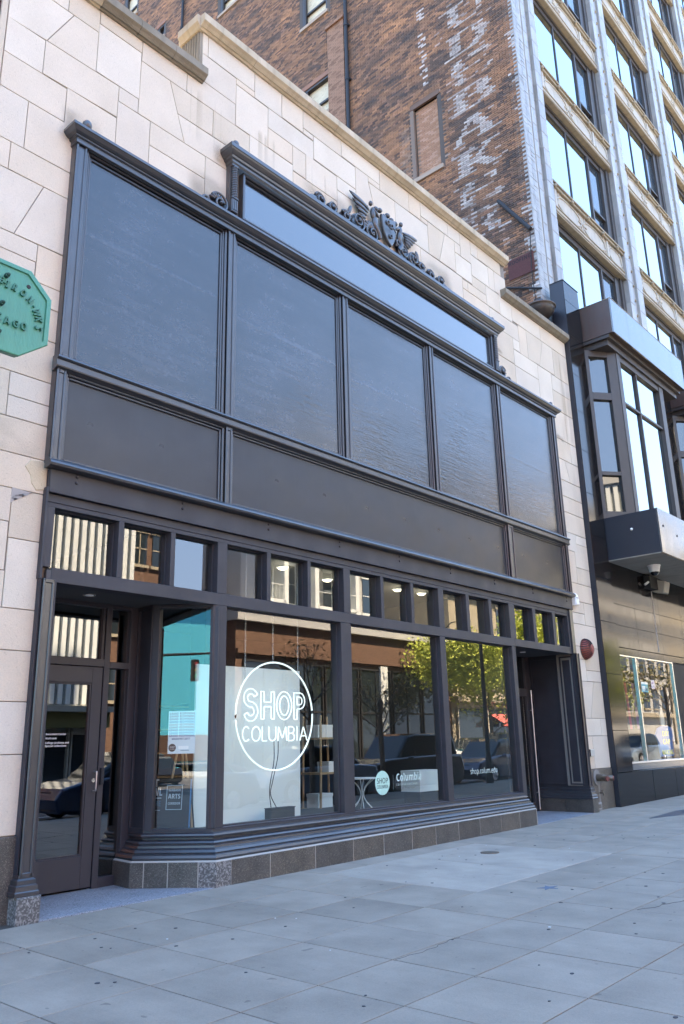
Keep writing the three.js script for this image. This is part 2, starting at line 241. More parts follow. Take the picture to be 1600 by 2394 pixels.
// ---------------------------------------------------------------- the shop building
const shop = thing('shop_building', 'cream stone fronted two storey shop with black cast iron storefront and boarded upper windows', 'shop');
{
  // one entry per stone: [x0, x1, y0, y1] or a polygon
  const S = [
    [3.14, 3.895, 10.86, 11.28], [3.895, 4.35, 10.86, 11.28], [4.35, 5.025, 11.02, 11.28], [5.025, 5.805, 10.89, 11.28], [5.805, 6.745, 10.9, 11.305],
    [[3.14, 10.86], [3.98, 10.86], [3.65, 10.19], [3.14, 10.17]], [[3.98, 10.86], [4.345, 10.86], [4.345, 10.205], [3.65, 10.19]], [4.345, 5.02, 10.22, 11.02],
    [[5.02, 10.89], [5.51, 10.89], [5.8, 9.985], [5.01, 9.985]], [[5.51, 10.89], [6.31, 10.9], [6.31, 10.425], [5.66, 10.41]], [6.31, 7.04, 10.425, 10.905], [[5.66, 10.41], [6.75, 10.425], [6.75, 9.99], [5.8, 9.985]],
    [3.14, 3.635, 9.66, 10.18], [[3.635, 10.19], [4.7, 10.215], [4.695, 9.705], [3.635, 9.67]], [4.7, 5.01, 9.98, 10.22], [4.695, 5.215, 8.95, 9.98], [5.215, 6.185, 9.59, 9.985], [5.215, 6.185, 8.95, 9.59], [6.185, 6.75, 8.95, 9.99],
    [3.14, 3.97, 9.155, 9.665], [3.97, 4.695, 8.95, 9.69], [3.14, 3.5, 8.465, 9.155], [3.5, 4.16, 8.47, 9.155], [3.14, 3.345, 8.085, 8.465], [3.345, 4.16, 8.09, 8.47],
    [[3.14, 8.085], [3.79, 8.09], [3.49, 7.29], [3.14, 7.285]], [[3.79, 8.09], [4.16, 8.095], [4.16, 7.295], [3.49, 7.29]], [3.14, 3.785, 7.05, 7.288], [3.785, 4.16, 6.805, 7.29], [3.14, 3.78, 6.53, 7.05], [3.78, 4.16, 6.53, 6.805], [3.14, 3.6, 6.12, 6.53], [3.6, 4.16, 6.122, 6.53], [3.14, 4.16, 5.605, 6.122],
    [3.14, 3.61, 5.075, 5.605], [3.61, 4.14, 5.325, 5.605], [3.61, 4.14, 5.077, 5.325], [3.14, 4.14, 4.672, 5.075], [3.14, 4.16, 4.28, 4.672], [3.76, 4.16, 3.74, 4.28], [3.14, 3.76, 3.91, 4.28], [3.14, 3.755, 3.385, 3.91], [3.765, 4.16, 3, 3.74], [3.14, 3.765, 3, 3.385],
    [3.14, 4.16, 2.572, 3], [3.14, 4.16, 2.06, 2.572], [3.14, 4.18, 1.547, 2.06], [3.14, 4.2, 0.785, 1.547],
    [6.07, 6.18, 11.815, 12.26], [6.18, 7.143, 11.825, 12.26], [6.07, 6.75, 11.305, 11.815], [6.75, 7.145, 11.705, 11.822], [7.145, 7.755, 11.715, 12.26], [7.755, 8.263, 11.73, 12.26], [8.263, 9.255, 11.845, 12.26], [8.263, 8.52, 11.73, 11.835], [6.75, 7.44, 10.915, 11.7], [7.44, 8.52, 11.32, 11.715], [7.44, 8.005, 10.93, 11.315], [8.005, 8.32, 10.82, 11.32], [7.04, 8.01, 10.3, 10.92], [8.01, 9.11, 10.3, 10.81], [8.52, 9.63, 11.355, 11.84], [8.32, 9.11, 10.81, 11.335], [9.11, 9.63, 11.06, 11.35], [9.11, 9.63, 10.3, 11.06],
    [9.255, 10.35, 11.865, 12.26], [[9.63, 11.86], [10, 11.86], [10, 11.73], [10.2, 11.1], [9.63, 11.1]], [10, 10.345, 11.74, 11.863], [[10.005, 11.735], [10.8, 11.745], [10.8, 11.1], [10.2, 11.1]], [10.35, 11.27, 11.75, 12.26], [11.27, 11.66, 11.765, 12.26], [10.8, 11.885, 11.1, 11.75], [9.63, 11.58, 10.3, 11.09], [11.58, 13.07, 10.3, 11.09], [11.66, 12.63, 11.875, 12.26], [11.66, 11.885, 11.76, 11.868],
    [[11.885, 11.87], [12.5, 11.865], [12.25, 11.11], [11.885, 11.1]], [[12.5, 11.87], [12.85, 11.875], [12.85, 11.11], [12.25, 11.11]], [12.63, 13.087, 11.88, 12.26], [12.855, 13.08, 11.615, 11.875], [12.855, 13.475, 11.1, 11.61], [13.087, 13.5, 11.62, 12.26], [13.5, 13.78, 11.865, 12.26], [13.78, 14.75, 11.885, 12.26], [13.48, 14.18, 11.335, 11.86], [14.18, 14.43, 11.335, 11.88], [14.43, 14.93, 11.345, 11.88], [13.47, 14.025, 11.07, 11.33], [14.025, 14.58, 10.84, 11.33], [13.07, 13.275, 10.845, 11.065], [13.275, 14.025, 10.845, 11.07], [13.07, 14.1, 10.3, 10.84],
    [14.58, 15.11, 10.83, 11.37], [15.11, 16.44, 10.885, 11.37], [16.44, 17.75, 10.885, 11.37], [14.1, 15.35, 10.43, 10.83], [13.9, 15.045, 9.755, 10.43], [15.045, 15.35, 10.15, 10.43], [15.35, 15.725, 10.14, 10.88], [[15.725, 10.885], [16.51, 10.885], [16.26, 10.15], [15.725, 10.14]], [[16.51, 10.885], [17, 10.885], [17, 10.15], [16.26, 10.15]], [17, 17.75, 10.13, 10.88],
    [15.05, 16.14, 9.74, 10.145], [15.05, 16.14, 8.95, 9.74], [16.14, 16.81, 8.95, 10.145], [16.81, 17.75, 9.72, 10.13], [16.81, 17.75, 9.225, 9.72], [13.9, 15.05, 8.95, 9.75], [16.4, 17.75, 8.47, 9.22], [16.4, 17.43, 7.955, 8.465], [17.43, 17.75, 7.96, 8.465], [[16.4, 7.95], [17.06, 7.95], [17.24, 7.425], [16.4, 7.42]], [[17.06, 7.95], [17.75, 7.955], [17.75, 7.43], [17.24, 7.425]], [16.4, 17.75, 7.025, 7.42], [16.4, 17.75, 6.64, 7.02], [16.4, 17.75, 6.15, 6.635], [16.4, 17.2, 5.72, 6.15], [17.2, 17.75, 5.93, 6.145],
    [16.4, 17.08, 4.975, 5.718], [17.08, 17.75, 5.36, 5.93], [17.08, 17.75, 4.975, 5.36], [16.4, 17.75, 4.56, 4.972], [16.4, 17.25, 4.29, 4.558], [17.25, 17.75, 4.04, 4.558], [16.4, 17.25, 4.04, 4.288], [16.4, 17.75, 3.54, 4.038], [16.4, 17.04, 3.262, 3.54], [17.04, 17.75, 3.03, 3.54], [16.4, 17.04, 2.785, 3.26], [17.04, 17.75, 2.79, 3.028],
    [[16.4, 2.785], [17.33, 2.785], [17.04, 2], [16.4, 2]], [[17.33, 2.785], [17.75, 2.788], [17.75, 2], [17.04, 2]], [16.4, 17.48, 1.63, 2], [17.48, 17.75, 1.63, 2], [16.4, 16.985, 0.955, 1.628], [16.985, 17.75, 0.955, 1.628]];
  for (const s of S) {
    const poly = Array.isArray(s[0]) ? s : [[s[0], s[2]], [s[1], s[2]], [s[1], s[3]], [s[0], s[3]]];
    const g = slab(insetPoly(poly, 0.0045), -0.12, -0.05 + rr(-0.0015, 0.0015), 0.004); const du = rnd() * 5, dv = rnd() * 5, uv = g.attributes.uv; for (let i = 0; i < uv.count; i++) uv.setXY(i, uv.getX(i) + du, uv.getY(i) + dv);
    part(shop, 'stone', g, M.stone[Math.floor(rnd() * M.stone.length)]);
  }
  // mortar bed and the mass of the building behind the stones
  part(shop, 'wall', [box(3.1, 4.22, -0.5, 11.3, -0.4, -0.066), box(16.37, 17.75, -0.5, 11.4, -0.4, -0.066), box(4.22, 16.37, 8.75, 11.3, -0.4, -0.066), box(6.07, 14.93, 11.3, 12.27, -0.5, -0.066), box(14.93, 16.37, 11.3, 11.4, -0.4, -0.066), box(4.22, 16.37, 4.5, 8.75, -0.4, -0.075)], M.mortar);
  part(shop, 'roof', box(3.1, 17.6, 10.7, 10.9, -22, -0.4), M.dark);
  part(shop, 'rear_wall', [box(3.1, 3.4, -0.5, 10.7, -22, -0.4), box(17.35, 17.65, -0.5, 10.7, -22, -0.4), box(3.1, 17.65, -0.5, 10.7, -22.3, -22), box(3.4, 17.35, 4.6, 4.8, -22, -0.4)], M.dark);
  const ribs = [box(6.02, 6.069, 11.35, 12.27, -0.5, -0.06)]; for (let k = 0; k < 7; k++) ribs.push(box(6.005, 6.02, 11.35, 12.27, -0.49 + k * 0.062, -0.455 + k * 0.062)); part(shop, 'parapet_end', ribs, M.copeDark, 'grey ribbed end of the raised parapet');
  // plaster patch by the left end of the beam, mortar repair below
  part(shop, 'plaster_patch', slab([[3.87, 4.56], [3.93, 4.645], [4.07, 4.665], [4.13, 4.62], [4.14, 4.34], [4.02, 4.31], [3.96, 4.38], [3.94, 4.47]], -0.06, -0.04, 0.008), M.patch, 'smooth pale plaster repair');
  part(shop, 'mortar_repair', slab([[3.755, 4.29], [3.99, 4.275], [3.86, 4.235], [3.775, 4.2], [3.77, 4.12], [3.75, 4.12]], -0.06, -0.0475, 0.001), std({ color: lin(0.33, 0.31, 0.29), roughness: 0.95 }));
  // copings: a square-edged slab over a cove, in blocks
  const prof = (top, face, low) => [[-0.5, top], [0.145, top], [0.15, top - 0.005], [0.15, face + 0.012], [0.135, face], [0.11, face - 0.015], [0.07, face - 0.05], [0.055, low + 0.03], [0.03, low], [0, low]];
  const runs = [[3.14, 6.08, 11.42, 11.285, 11.22, 5], [6.07, 14.93, 12.42, 12.275, 12.2, 9], [14.66, 17.75, 11.49, 11.36, 11.29, 3]];
  for (const [a, b, t, f, l, n] of runs) for (let i = 0; i < n; i++) {
    const x0 = a + (b - a) * i / n + (i ? 0.003 : 0), x1 = a + (b - a) * (i + 1) / n - 0.003, y = rr(-0.003, 0.003);
    const g = sweep([[x0 - (i ? 0 : a === 6.07 ? 0.09 : 0), -0.05], [x1 + (i === n - 1 && b > 14.9 && b < 15 ? 0.0 : 0), -0.05]], prof(t + y, f + y, l + y));
    part(shop, 'coping_stone', g, (a < 4 && i > 1) || a > 14 ? M.copeDark : M.cope);
  }
  { const g = sweep([[5.98, -0.5], [5.98, 0.0]], [[0, 12.42], [0.06, 12.42], [0.06, 12.29], [0.02, 12.24], [0.0, 12.2]]); part(shop, 'coping_stone', [g, box(5.98, 6.06, 12.2, 12.419, -0.55, -0.05)], M.cope); }
  // granite feet of the stone piers
  for (const [x0, x1, y1] of [[3.14, 4.13, 0.78], [16.52, 17.02, 0.948], [17.024, 17.74, 0.948]]) part(shop, 'granite_block', cbox(x0, x1, -0.3, y1, -0.12, -0.028, 0.008), M.granite[x0 < 4 ? 0 : 1]);

  // ---- cast iron frame of the boarded upper storey
  const mull = [[4.1, 4.243], [6.555, 6.675], [9.04, 9.166], [11.5, 11.624], [13.915, 14.05], [16.372, 16.5]];
  const post = (x0, x1, y0, y1) => { const w = Math.min(0.03, (x1 - x0) * 0.24); return [box(x0, x1, y0, y1, -0.06, 0.066), cbox(x0, x0 + w, y0, y1, 0.05, 0.083, 0.008), cbox(x1 - w, x1, y0, y1, 0.05, 0.083, 0.008), cbox(x0 + w + 0.001, x1 - w - 0.001, y1 - 0.05, y1 - 0.004, 0.05, 0.08, 0.006), cbox(x0 + w + 0.001, x1 - w - 0.001, y0 + 0.004, y0 + 0.05, 0.05, 0.08, 0.006)]; };
  mull.forEach(([a, b], i) => { part(shop, i === 0 || i === 5 ? 'pilaster' : 'mullion', post(a, b, 5.915, 8.9), M.iron); });
  const ring = (x0, x1, y0, y1, w, z0, z1, c = 0.006) => [cbox(x0, x0 + w, y0, y1, z0, z1, c), cbox(x1 - w, x1, y0, y1, z0, z1, c), cbox(x0 + w, x1 - w, y1 - w, y1, z0, z1, c), cbox(x0 + w, x1 - w, y0, y0 + w, z0, z1, c)];
  for (let i = 0; i < 5; i++) {
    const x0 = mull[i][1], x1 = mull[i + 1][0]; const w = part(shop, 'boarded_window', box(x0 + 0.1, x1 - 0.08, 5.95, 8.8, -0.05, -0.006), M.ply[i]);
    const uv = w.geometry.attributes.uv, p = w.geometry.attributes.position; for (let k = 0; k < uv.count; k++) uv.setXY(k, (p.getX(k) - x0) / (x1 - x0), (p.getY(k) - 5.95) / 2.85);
    part(w, 'sash', [...ring(x0, x1, 5.916, 8.9, 0.045, -0.02, 0.052, 0.012), ...ring(x0 + 0.0452, x1 - 0.0452, 5.961, 8.854, 0.03, -0.02, 0.028, 0.008), ...ring(x0 + 0.078, x1 - 0.078, 5.962, 8.79, 0.024, -0.02, 0.014, 0.004)], M.iron);
  }
  part(shop, 'mid_rail', sweep([[4.06, 0.0], [16.54, 0.0]], [[0, 5.925], [0.1, 5.92], [0.135, 5.905], [0.14, 5.885], [0.12, 5.87], [0.105, 5.865], [0.105, 5.8], [0.12, 5.79], [0.115, 5.775], [0.09, 5.765], [0.05, 5.745], [0, 5.742]]), M.iron);
  // lower sheet panels
  const lo = [[4.088, 4.205], [6.575, 6.685], [13.915, 14.11], [16.4, 16.5]];
  for (const [a, b] of lo) part(shop, 'mullion', post(a, b, 4.64, 5.768), M.iron);
  for (let i = 0; i < 3; i++) { const x0 = lo[i][1], x1 = lo[i + 1][0]; const w = part(shop, 'sheet_panel', box(x0 + 0.05, x1 - 0.05, 4.68, 5.75, -0.05, -0.004), M.sheet);
    part(w, 'bead', [...ring(x0, x1, 4.66, 5.766, 0.04, -0.02, 0.05, 0.012), ...ring(x0 + 0.0402, x1 - 0.0402, 4.701, 5.725, 0.028, -0.02, 0.022, 0.008)], M.iron); }
  part(shop, 'base_moulding', sweep([[4.07, 0.0], [16.52, 0.0]], [[0, 4.69], [0.07, 4.686], [0.085, 4.672], [0.1, 4.668], [0.13, 4.64], [0.138, 4.615], [0.13, 4.59], [0.1, 4.578], [0.03, 4.574], [0, 4.572]]), M.iron);
  // cornice of the upper storey and the raised sign panel above it
  const corn = (y, d) => [[0.0, y + 0.165], [0.04, y + 0.165], [0.115 + d, y + 0.150], [0.125 + d, y + 0.142], [0.125 + d, y + 0.105], [0.115 + d, y + 0.098], [0.105 + d, y + 0.085], [0.085 + d, y + 0.06], [0.06, y + 0.045], [0.045, y + 0.04], [0.045, y + 0.02], [0.02, y + 0.008], [0.02, y - 0.05], [0.012, y - 0.058], [0, y - 0.06]];
  part(shop, 'cornice', sweep([[4.1, -0.06], [4.1, 0.082], [16.5, 0.082], [16.5, -0.06]], corn(8.9, 0)), M.iron);
  part(shop, 'cornice', sweep([[6.59, -0.06], [6.59, 0.09], [14.1, 0.09], [14.1, -0.06]], [[0, 10.3], [0.04, 10.3], [0.12, 10.285], [0.13, 10.277], [0.13, 10.215], [0.12, 10.205], [0.11, 10.185], [0.075, 10.14], [0.06, 10.13], [0.05, 10.1], [0.025, 10.085], [0.02, 10.05], [0.0, 10.02]]), M.iron);
  const fin = [[0.0001, 0.115], [0.03, 0.108], [0.048, 0.085], [0.052, 0.06], [0.045, 0.035], [0.025, 0.018], [0.022, 0.01], [0.045, 0.004], [0.05, 0]].reverse().map(p => new THREE.Vector2(p[0], p[1]));
  for (const [x, y, s] of [[4.2, 9.065, 1.2], [16.31, 9.06, 0.9], [6.63, 10.3, 1.1], [13.92, 10.3, 0.9]]) { const g = new THREE.LatheGeometry(fin, 12); g.scale(s, s * 1.15, s); g.translate(x, y, 0.1); part(shop, 'finial', g, M.iron); }
  const sg = part(shop, 'sign_panel', box(6.86, 13.92, 9.24, 10.0, -0.06, -0.02), M.sign, 'long blank dark gloss panel under the crest');
  part(sg, 'bead', [...ring(6.84, 13.95, 9.2, 10.03, 0.045, -0.06, 0.055, 0.01), ...ring(6.886, 13.904, 9.22, 9.985, 0.028, -0.06, 0.012, 0.006)], M.iron);
  for (const x of [6.65, 14.03]) { // twisted corner colonettes
    const g = []; g.push(box(x - 0.065, x + 0.065, 9.06, 10.04, -0.06, 0.05)); const c = new THREE.CylinderGeometry(0.048, 0.048, 0.56, 14); c.translate(x, 9.72, 0.06); g.push(c);
    for (let k = 0; k < 13; k++) { const t = new THREE.TorusGeometry(0.05, 0.012, 5, 14); t.rotateX(Math.PI / 2); t.rotateZ(0.35); t.translate(x, 9.47 + k * 0.042, 0.06); g.push(t); }
    g.push(cbox(x - 0.066, x + 0.066, 9.99, 10.035, 0.0, 0.1, 0.01), cbox(x - 0.06, x + 0.06, 9.2, 9.44, 0.0, 0.09, 0.01)); for (let k = 0; k < 3; k++) g.push(cbox(x - 0.045 + k * 0.034, x - 0.022 + k * 0.034, 9.23, 9.41, 0.05, 0.1, 0.004)); g.push(cbox(x - 0.066, x + 0.066, 9.42, 9.45, 0, 0.105, 0.008));
    part(shop, 'colonette', g, M.iron);
  }
  // ---- cast ornament
  const scroll = (cx, cy, r, s, turns = 1.6, a0 = 0, t = 0.022) => { const P = []; for (let k = 0; k <= 40; k++) { const f = k / 40, a = a0 + s * f * turns * 2 * Math.PI, q = r * (1 - 0.84 * f); P.push([cx + q * Math.cos(a), cy + q * Math.sin(a), 0.045 + 0.03 * f]); } const d = new THREE.CylinderGeometry(r * 0.95, r * 0.95, 0.03, 18); d.rotateX(Math.PI / 2); d.translate(cx, cy, -0.005); return [tube(P, t * (0.7 + r), 44, 7), d, ball(cx, cy, 0.06, r * 0.17, r * 0.17, 0.04, 8)]; };
  const leaf = (x, y, len, wid, ang, z = 0.035) => { const g = new THREE.SphereGeometry(1, 10, 7); g.scale(len / 2, wid / 2, 0.035); g.translate(len / 2, 0, 0); g.rotateZ(ang); g.translate(x, y, z); return g; };
  const frond = (cx, cy, r, n, a0, a1) => { const o = []; for (let k = 0; k < n; k++) { const a = a0 + (a1 - a0) * k / (n - 1); o.push(leaf(cx + 0.3 * r * Math.cos(a), cy + 0.3 * r * Math.sin(a), r * 0.75, r * 0.3, a)); } return o; };
  part(shop, 'scroll_bracket', [...scroll(6.4, 9.24, 0.17, -1, 1.4, 2.6), ...frond(6.36, 9.24, 0.15, 7, 0.3, 2.8), ...scroll(6.13, 9.15, 0.08, 1, 1.2, 0.4), leaf(6.02, 9.13, 0.14, 0.06, 0.3), leaf(5.94, 9.1, 0.12, 0.05, 0.4), leaf(6.16, 9.12, 0.2, 0.07, 0.15), box(5.95, 6.58, 9.06, 9.12, -0.05, 0.03)], M.iron);
  part(shop, 'scroll_bracket', [...scroll(14.28, 9.25, 0.16, 1, 1.4, 0.5), ...frond(14.3, 9.24, 0.15, 7, 0.3, 2.8), ...scroll(14.54, 9.15, 0.08, -1, 1.2, 2.6), leaf(14.6, 9.14, 0.13, 0.05, -0.2), leaf(14.45, 9.14, 0.16, 0.06, 0.2), box(14.1, 14.72, 9.06, 9.12, -0.05, 0.03)], M.iron);
  const crest = part(shop, 'crest', [box(8.3, 12.55, 10.29, 10.4, -0.05, 0.02), ...scroll(9.57, 10.6, 0.17, 1, 1.6, -1.2), ...scroll(10.88, 10.6, 0.17, -1, 1.7, 4.2), ...scroll(11.2, 10.6, 0.15, -1, 1.6, 4.2), ...scroll(9.95, 10.53, 0.2, 1, 1.7, 0.8), ...frond(9.93, 10.55, 0.23, 8, 0.5, 3.0),
    ...scroll(8.56, 10.5, 0.13, -1, 1.5, 2.8), ...scroll(8.88, 10.5, 0.12, 1, 1.5, 0.3), ...frond(8.56, 10.5, 0.12, 6, 0.2, 2.9), ...frond(8.88, 10.48, 0.12, 6, 0.2, 2.9), ...scroll(9.22, 10.52, 0.12, -1, 1.4, 2.6), ...frond(9.24, 10.53, 0.13, 6, 0.2, 2.6),
    ...scroll(11.46, 10.52, 0.12, 1, 1.4, 0.4), ...scroll(11.76, 10.5, 0.12, -1, 1.5, 2.8), ...scroll(12.1, 10.5, 0.13, 1, 1.5, 0.4), ...frond(11.76, 10.5, 0.12, 6, 0.2, 2.9), ...frond(12.1, 10.48, 0.12, 6, 0.2, 2.9), ...frond(11.44, 10.52, 0.13, 6, 0.6, 3),
    leaf(8.24, 10.42, 0.3, 0.09, 0.25), leaf(8.1, 10.38, 0.24, 0.06, 0.3), leaf(12.62, 10.38, 0.36, 0.08, 2.85), leaf(12.42, 10.42, 0.3, 0.09, 2.9), leaf(9.3, 10.62, 0.22, 0.08, 1.2), leaf(11.36, 10.62, 0.22, 0.08, 1.9), ...[0, 1, 2, 3, 4, 5].map(k => ball(10.08 + k * 0.115, 11.13 + 0.045 * Math.sin(k * 2.4), 0.04, 0.062, 0.05, 0.05, 8)), leaf(10.66, 10.62, 0.24, 0.1, 1.1), leaf(10.14, 10.62, 0.22, 0.1, 2)], M.iron, 'cast crest of scrolls and leaves over the sign panel');
  const wing = (rx, ry, rx2, ry2, tx, ty, tx2, ty2) => { const o = []; for (let k = 0; k < 9; k++) { const f = k / 8, a = [rx + (rx2 - rx) * f, ry + (ry2 - ry) * f], b = [tx + (tx2 - tx) * f, ty + (ty2 - ty) * f], l = Math.hypot(b[0] - a[0], b[1] - a[1]); o.push(leaf(a[0], a[1], l, 0.075, Math.atan2(b[1] - a[1], b[0] - a[0]), 0.03 + 0.02 * (k % 2))); } return o; };
  part(crest, 'wing', wing(9.9, 11.04, 9.76, 10.72, 9.34, 11.14, 9.66, 10.68), M.iron); part(crest, 'wing', wing(10.88, 11.04, 10.96, 10.84, 11.38, 11.1, 11.08, 10.76), M.iron);
  part(crest, 'figure', [ball(9.9, 11.14, 0.07, 0.042, 0.052, 0.042), ball(9.98, 10.98, 0.05, 0.06, 0.13, 0.05), ball(10.03, 10.82, 0.05, 0.075, 0.13, 0.05), ...scroll(10.08, 10.72, 0.08, 1, 1.4, 1.2), leaf(9.95, 11.05, 0.2, 0.06, -0.6, 0.08), tube([[10.0, 10.75, 0.05], [10.1, 10.64, 0.06], [10.16, 10.52, 0.05]], 0.05, 10, 7)], M.iron);
  part(crest, 'figure', [ball(10.8, 11.15, 0.07, 0.042, 0.052, 0.042), ball(10.78, 11.0, 0.05, 0.058, 0.12, 0.05), ball(10.76, 10.86, 0.05, 0.07, 0.12, 0.05), ...scroll(10.7, 10.72, 0.08, -1, 1.4, 1.2), leaf(10.75, 11.05, 0.2, 0.06, -2.5, 0.08), tube([[10.78, 10.78, 0.05], [10.8, 10.68, 0.06], [10.72, 10.56, 0.05]], 0.045, 10, 7)], M.iron);
  { const sh = new THREE.Shape(); sh.moveTo(10.22, 11.06); sh.quadraticCurveTo(10.4, 11.02, 10.6, 11.1); sh.quadraticCurveTo(10.62, 10.72, 10.46, 10.52); sh.quadraticCurveTo(10.24, 10.62, 10.22, 11.06); const e = new THREE.ExtrudeGeometry(sh, { depth: 0.03, bevelSize: 0.02, bevelThickness: 0.02, bevelSegments: 2, curveSegments: 10 }); e.translate(0, 0, 0.04); const s = part(crest, 'shield', metres(e), M.iron); part(s, 'relief', [...scroll(10.36, 10.95, 0.06, 1, 1.2), ...scroll(10.47, 10.93, 0.06, -1, 1.2), ...scroll(10.43, 10.68, 0.06, 1, 1.2), tube([[10.28, 10.88, 0.095], [10.36, 10.82, 0.1], [10.46, 10.86, 0.1], [10.54, 10.8, 0.095]], 0.012, 12, 5)].map(g => { g.translate(0, 0, 0.045); return g; }), M.iron); }
  // ---- beam with rivets
  part(shop, 'beam', [cbox(4.135, 16.52, 4.31, 4.575, -0.3, 0.035, 0.004), cbox(4.135, 16.5, 4.302, 4.318, -0.2, 0.048, 0.003)], M.frame);
  for (let k = 0; k < 9; k++) { const x = 4.45 + k * 1.476; for (const y of [4.545, 4.472]) { const g = new THREE.SphereGeometry(0.02, 10, 6, 0, Math.PI * 2, 0, Math.PI / 2); g.rotateX(Math.PI / 2); g.translate(x, y, 0.034); part(shop, 'rivet', g, M.frame); } }
}
// ---------------------------------------------------------------- the storefront at street level
{
  // transom band: head, rail, mullions, fifteen panes
  part(shop, 'head', [cbox(4.135, 16.42, 4.205, 4.298, -0.2, 0.0, 0.004), cbox(4.15, 16.35, 4.151, 4.203, -0.2, -0.006, 0.003)], M.frame);
  part(shop, 'rail', [cbox(4.25, 13.96, 3.322, 3.478, -0.2, 0.0, 0.005), cbox(13.96, 16.36, 3.335, 3.478, -0.2, 0.0, 0.005)], M.frame);
  const px = [[4.236, 5.053], [5.124, 5.797], [5.865, 6.539], [6.70, 7.41], [7.481, 8.209], [8.274, 8.989], [9.14, 9.878], [9.95, 10.669], [10.747, 11.455], [11.611, 12.326], [12.427, 13.094], [13.192, 13.823], [14.039, 14.754], [14.876, 15.594], [15.71, 16.275]];
  const mx = [[4.135, 4.236]]; for (let i = 0; i < 14; i++) mx.push([px[i][1], px[i + 1][0]]); mx.push([16.275, 16.35]);
  for (const [a, b] of mx) part(shop, 'mullion', cbox(a, b, 3.478, 4.151, -0.2, 0, 0.004), M.frame);
  for (const [a, b] of px) { const w = part(shop, 'transom_window', [cbox(a, a + 0.012, 3.49, 4.14, -0.17, -0.1, 0.002), cbox(b - 0.012, b, 3.49, 4.14, -0.17, -0.1, 0.002), cbox(a, b, 3.478, 3.49, -0.17, -0.1, 0.002), cbox(a, b, 4.14, 4.151, -0.17, -0.1, 0.002)], M.frame); const g = new THREE.PlaneGeometry(b - a - 0.02, 0.65); g.rotateY(rr(-0.004, 0.004)); g.rotateX(rr(-0.004, 0.004)); g.translate((a + b) / 2, 3.815, -0.125); part(w, 'pane', g, M.glass); }
  // outer posts beside the stone
  part(shop, 'pilaster', [cbox(4.108, 4.135, 3.34, 4.36, -0.1, 0.03, 0.004), box(4.12, 4.3, 0.24, 3.34, -0.1, 0.04)], M.frame);
  { const x0 = 4.13, x1 = 4.262; part(shop, 'pilaster', [box(x0, x1, 0.4, 3.335, -0.08, 0.068), cbox(x0, x0 + 0.03, 0.4, 3.335, 0.05, 0.084, 0.008), cbox(x1 - 0.03, x1, 0.4, 3.335, 0.05, 0.084, 0.008), cbox(x0, x1, 3.29, 3.335, 0.05, 0.084, 0.006), cbox(x0, x1, 0.4, 0.45, 0.05, 0.084, 0.006)], M.iron, 'panelled post left of the left door');
    part(shop, 'post_base', sweep([[x0, -0.08], [x0, 0.07], [x1, 0.07], [x1, -0.3]], [[0, 0.43], [0.012, 0.43], [0.012, 0.40], [0.03, 0.385], [0.03, 0.345], [0.045, 0.335], [0.048, 0.29], [0.058, 0.28], [0.058, 0.245], [0, 0.245]]), M.iron); part(shop, 'granite_block', cbox(4.095, 4.34, -0.2, 0.242, -0.2, 0.142, 0.012), M.graniteLight); }
  { const x0 = 16.372, x1 = 16.51; part(shop, 'pilaster', [box(x0, x1, 0.62, 3.35, -0.1, 0.068), cbox(x0, x0 + 0.03, 0.62, 3.35, 0.05, 0.084, 0.008), cbox(x1 - 0.03, x1, 0.62, 3.35, 0.05, 0.084, 0.008), cbox(16.3501, 16.49, 3.35, 4.3, -0.2, 0.03, 0.004)], M.iron, 'post right of the right doorway'); }
  // big panes
  const posts = [[8.905, 9.132], [11.44, 11.6], [13.826, 13.962]];
  for (const [a, b] of posts) part(shop, 'mullion', cbox(a, b, 0.652, 3.322, -0.2, 0, 0.005), M.frame);
  part(shop, 'corner_post', (() => { const s = new THREE.Shape([[6.50, -0.02], [6.56, 0.0], [6.705, 0.0], [6.705, -0.19], [6.62, -0.19]].map(p => new THREE.Vector2(p[0], -p[1]))); const g = new THREE.ExtrudeGeometry(s, { depth: 2.67, bevelEnabled: false }); g.rotateX(-Math.PI / 2); g.translate(0, 0.652, 0); return metres(g); })(), M.frame);
  part(shop, 'sill', cbox(6.54, 13.962, 0.6, 0.652, -0.22, 0.0, 0.006), M.frame);
  for (const [a, b] of [[6.705, 8.905], [9.132, 11.44], [11.6, 13.826]]) { const w = part(shop, 'shop_window', [cbox(a, a + 0.015, 0.66, 3.31, -0.15, -0.08, 0.003), cbox(b - 0.015, b, 0.66, 3.31, -0.15, -0.08, 0.003), cbox(a, b, 0.652, 0.667, -0.15, -0.08, 0.003), cbox(a, b, 3.305, 3.322, -0.15, -0.08, 0.003)], M.frame); const g = new THREE.PlaneGeometry(b - a - 0.02, 2.65); g.translate((a + b) / 2, 1.987, -0.11); part(w, 'pane', g, M.glass); }
  // splayed window: frame in its own plane, s along A -> B
  const A = [6.535, 0], B = [6.04, -0.66], L = Math.hypot(A[0] - B[0], A[1] - B[1]), ux = (B[0] - A[0]) / L, uz = (B[1] - A[1]) / L, nx = uz, nz = -ux; // outward normal
  const on = (s, o) => [A[0] + ux * s + nx * o, A[1] + uz * s + nz * o];
  const place = (g) => { const m = new THREE.Matrix4().makeBasis(V(-ux, 0, -uz), V(0, 1, 0), V(nx, 0, nz)); m.setPosition(A[0], 0, A[1]); g.applyMatrix4(m); return g; }; // local x = -s
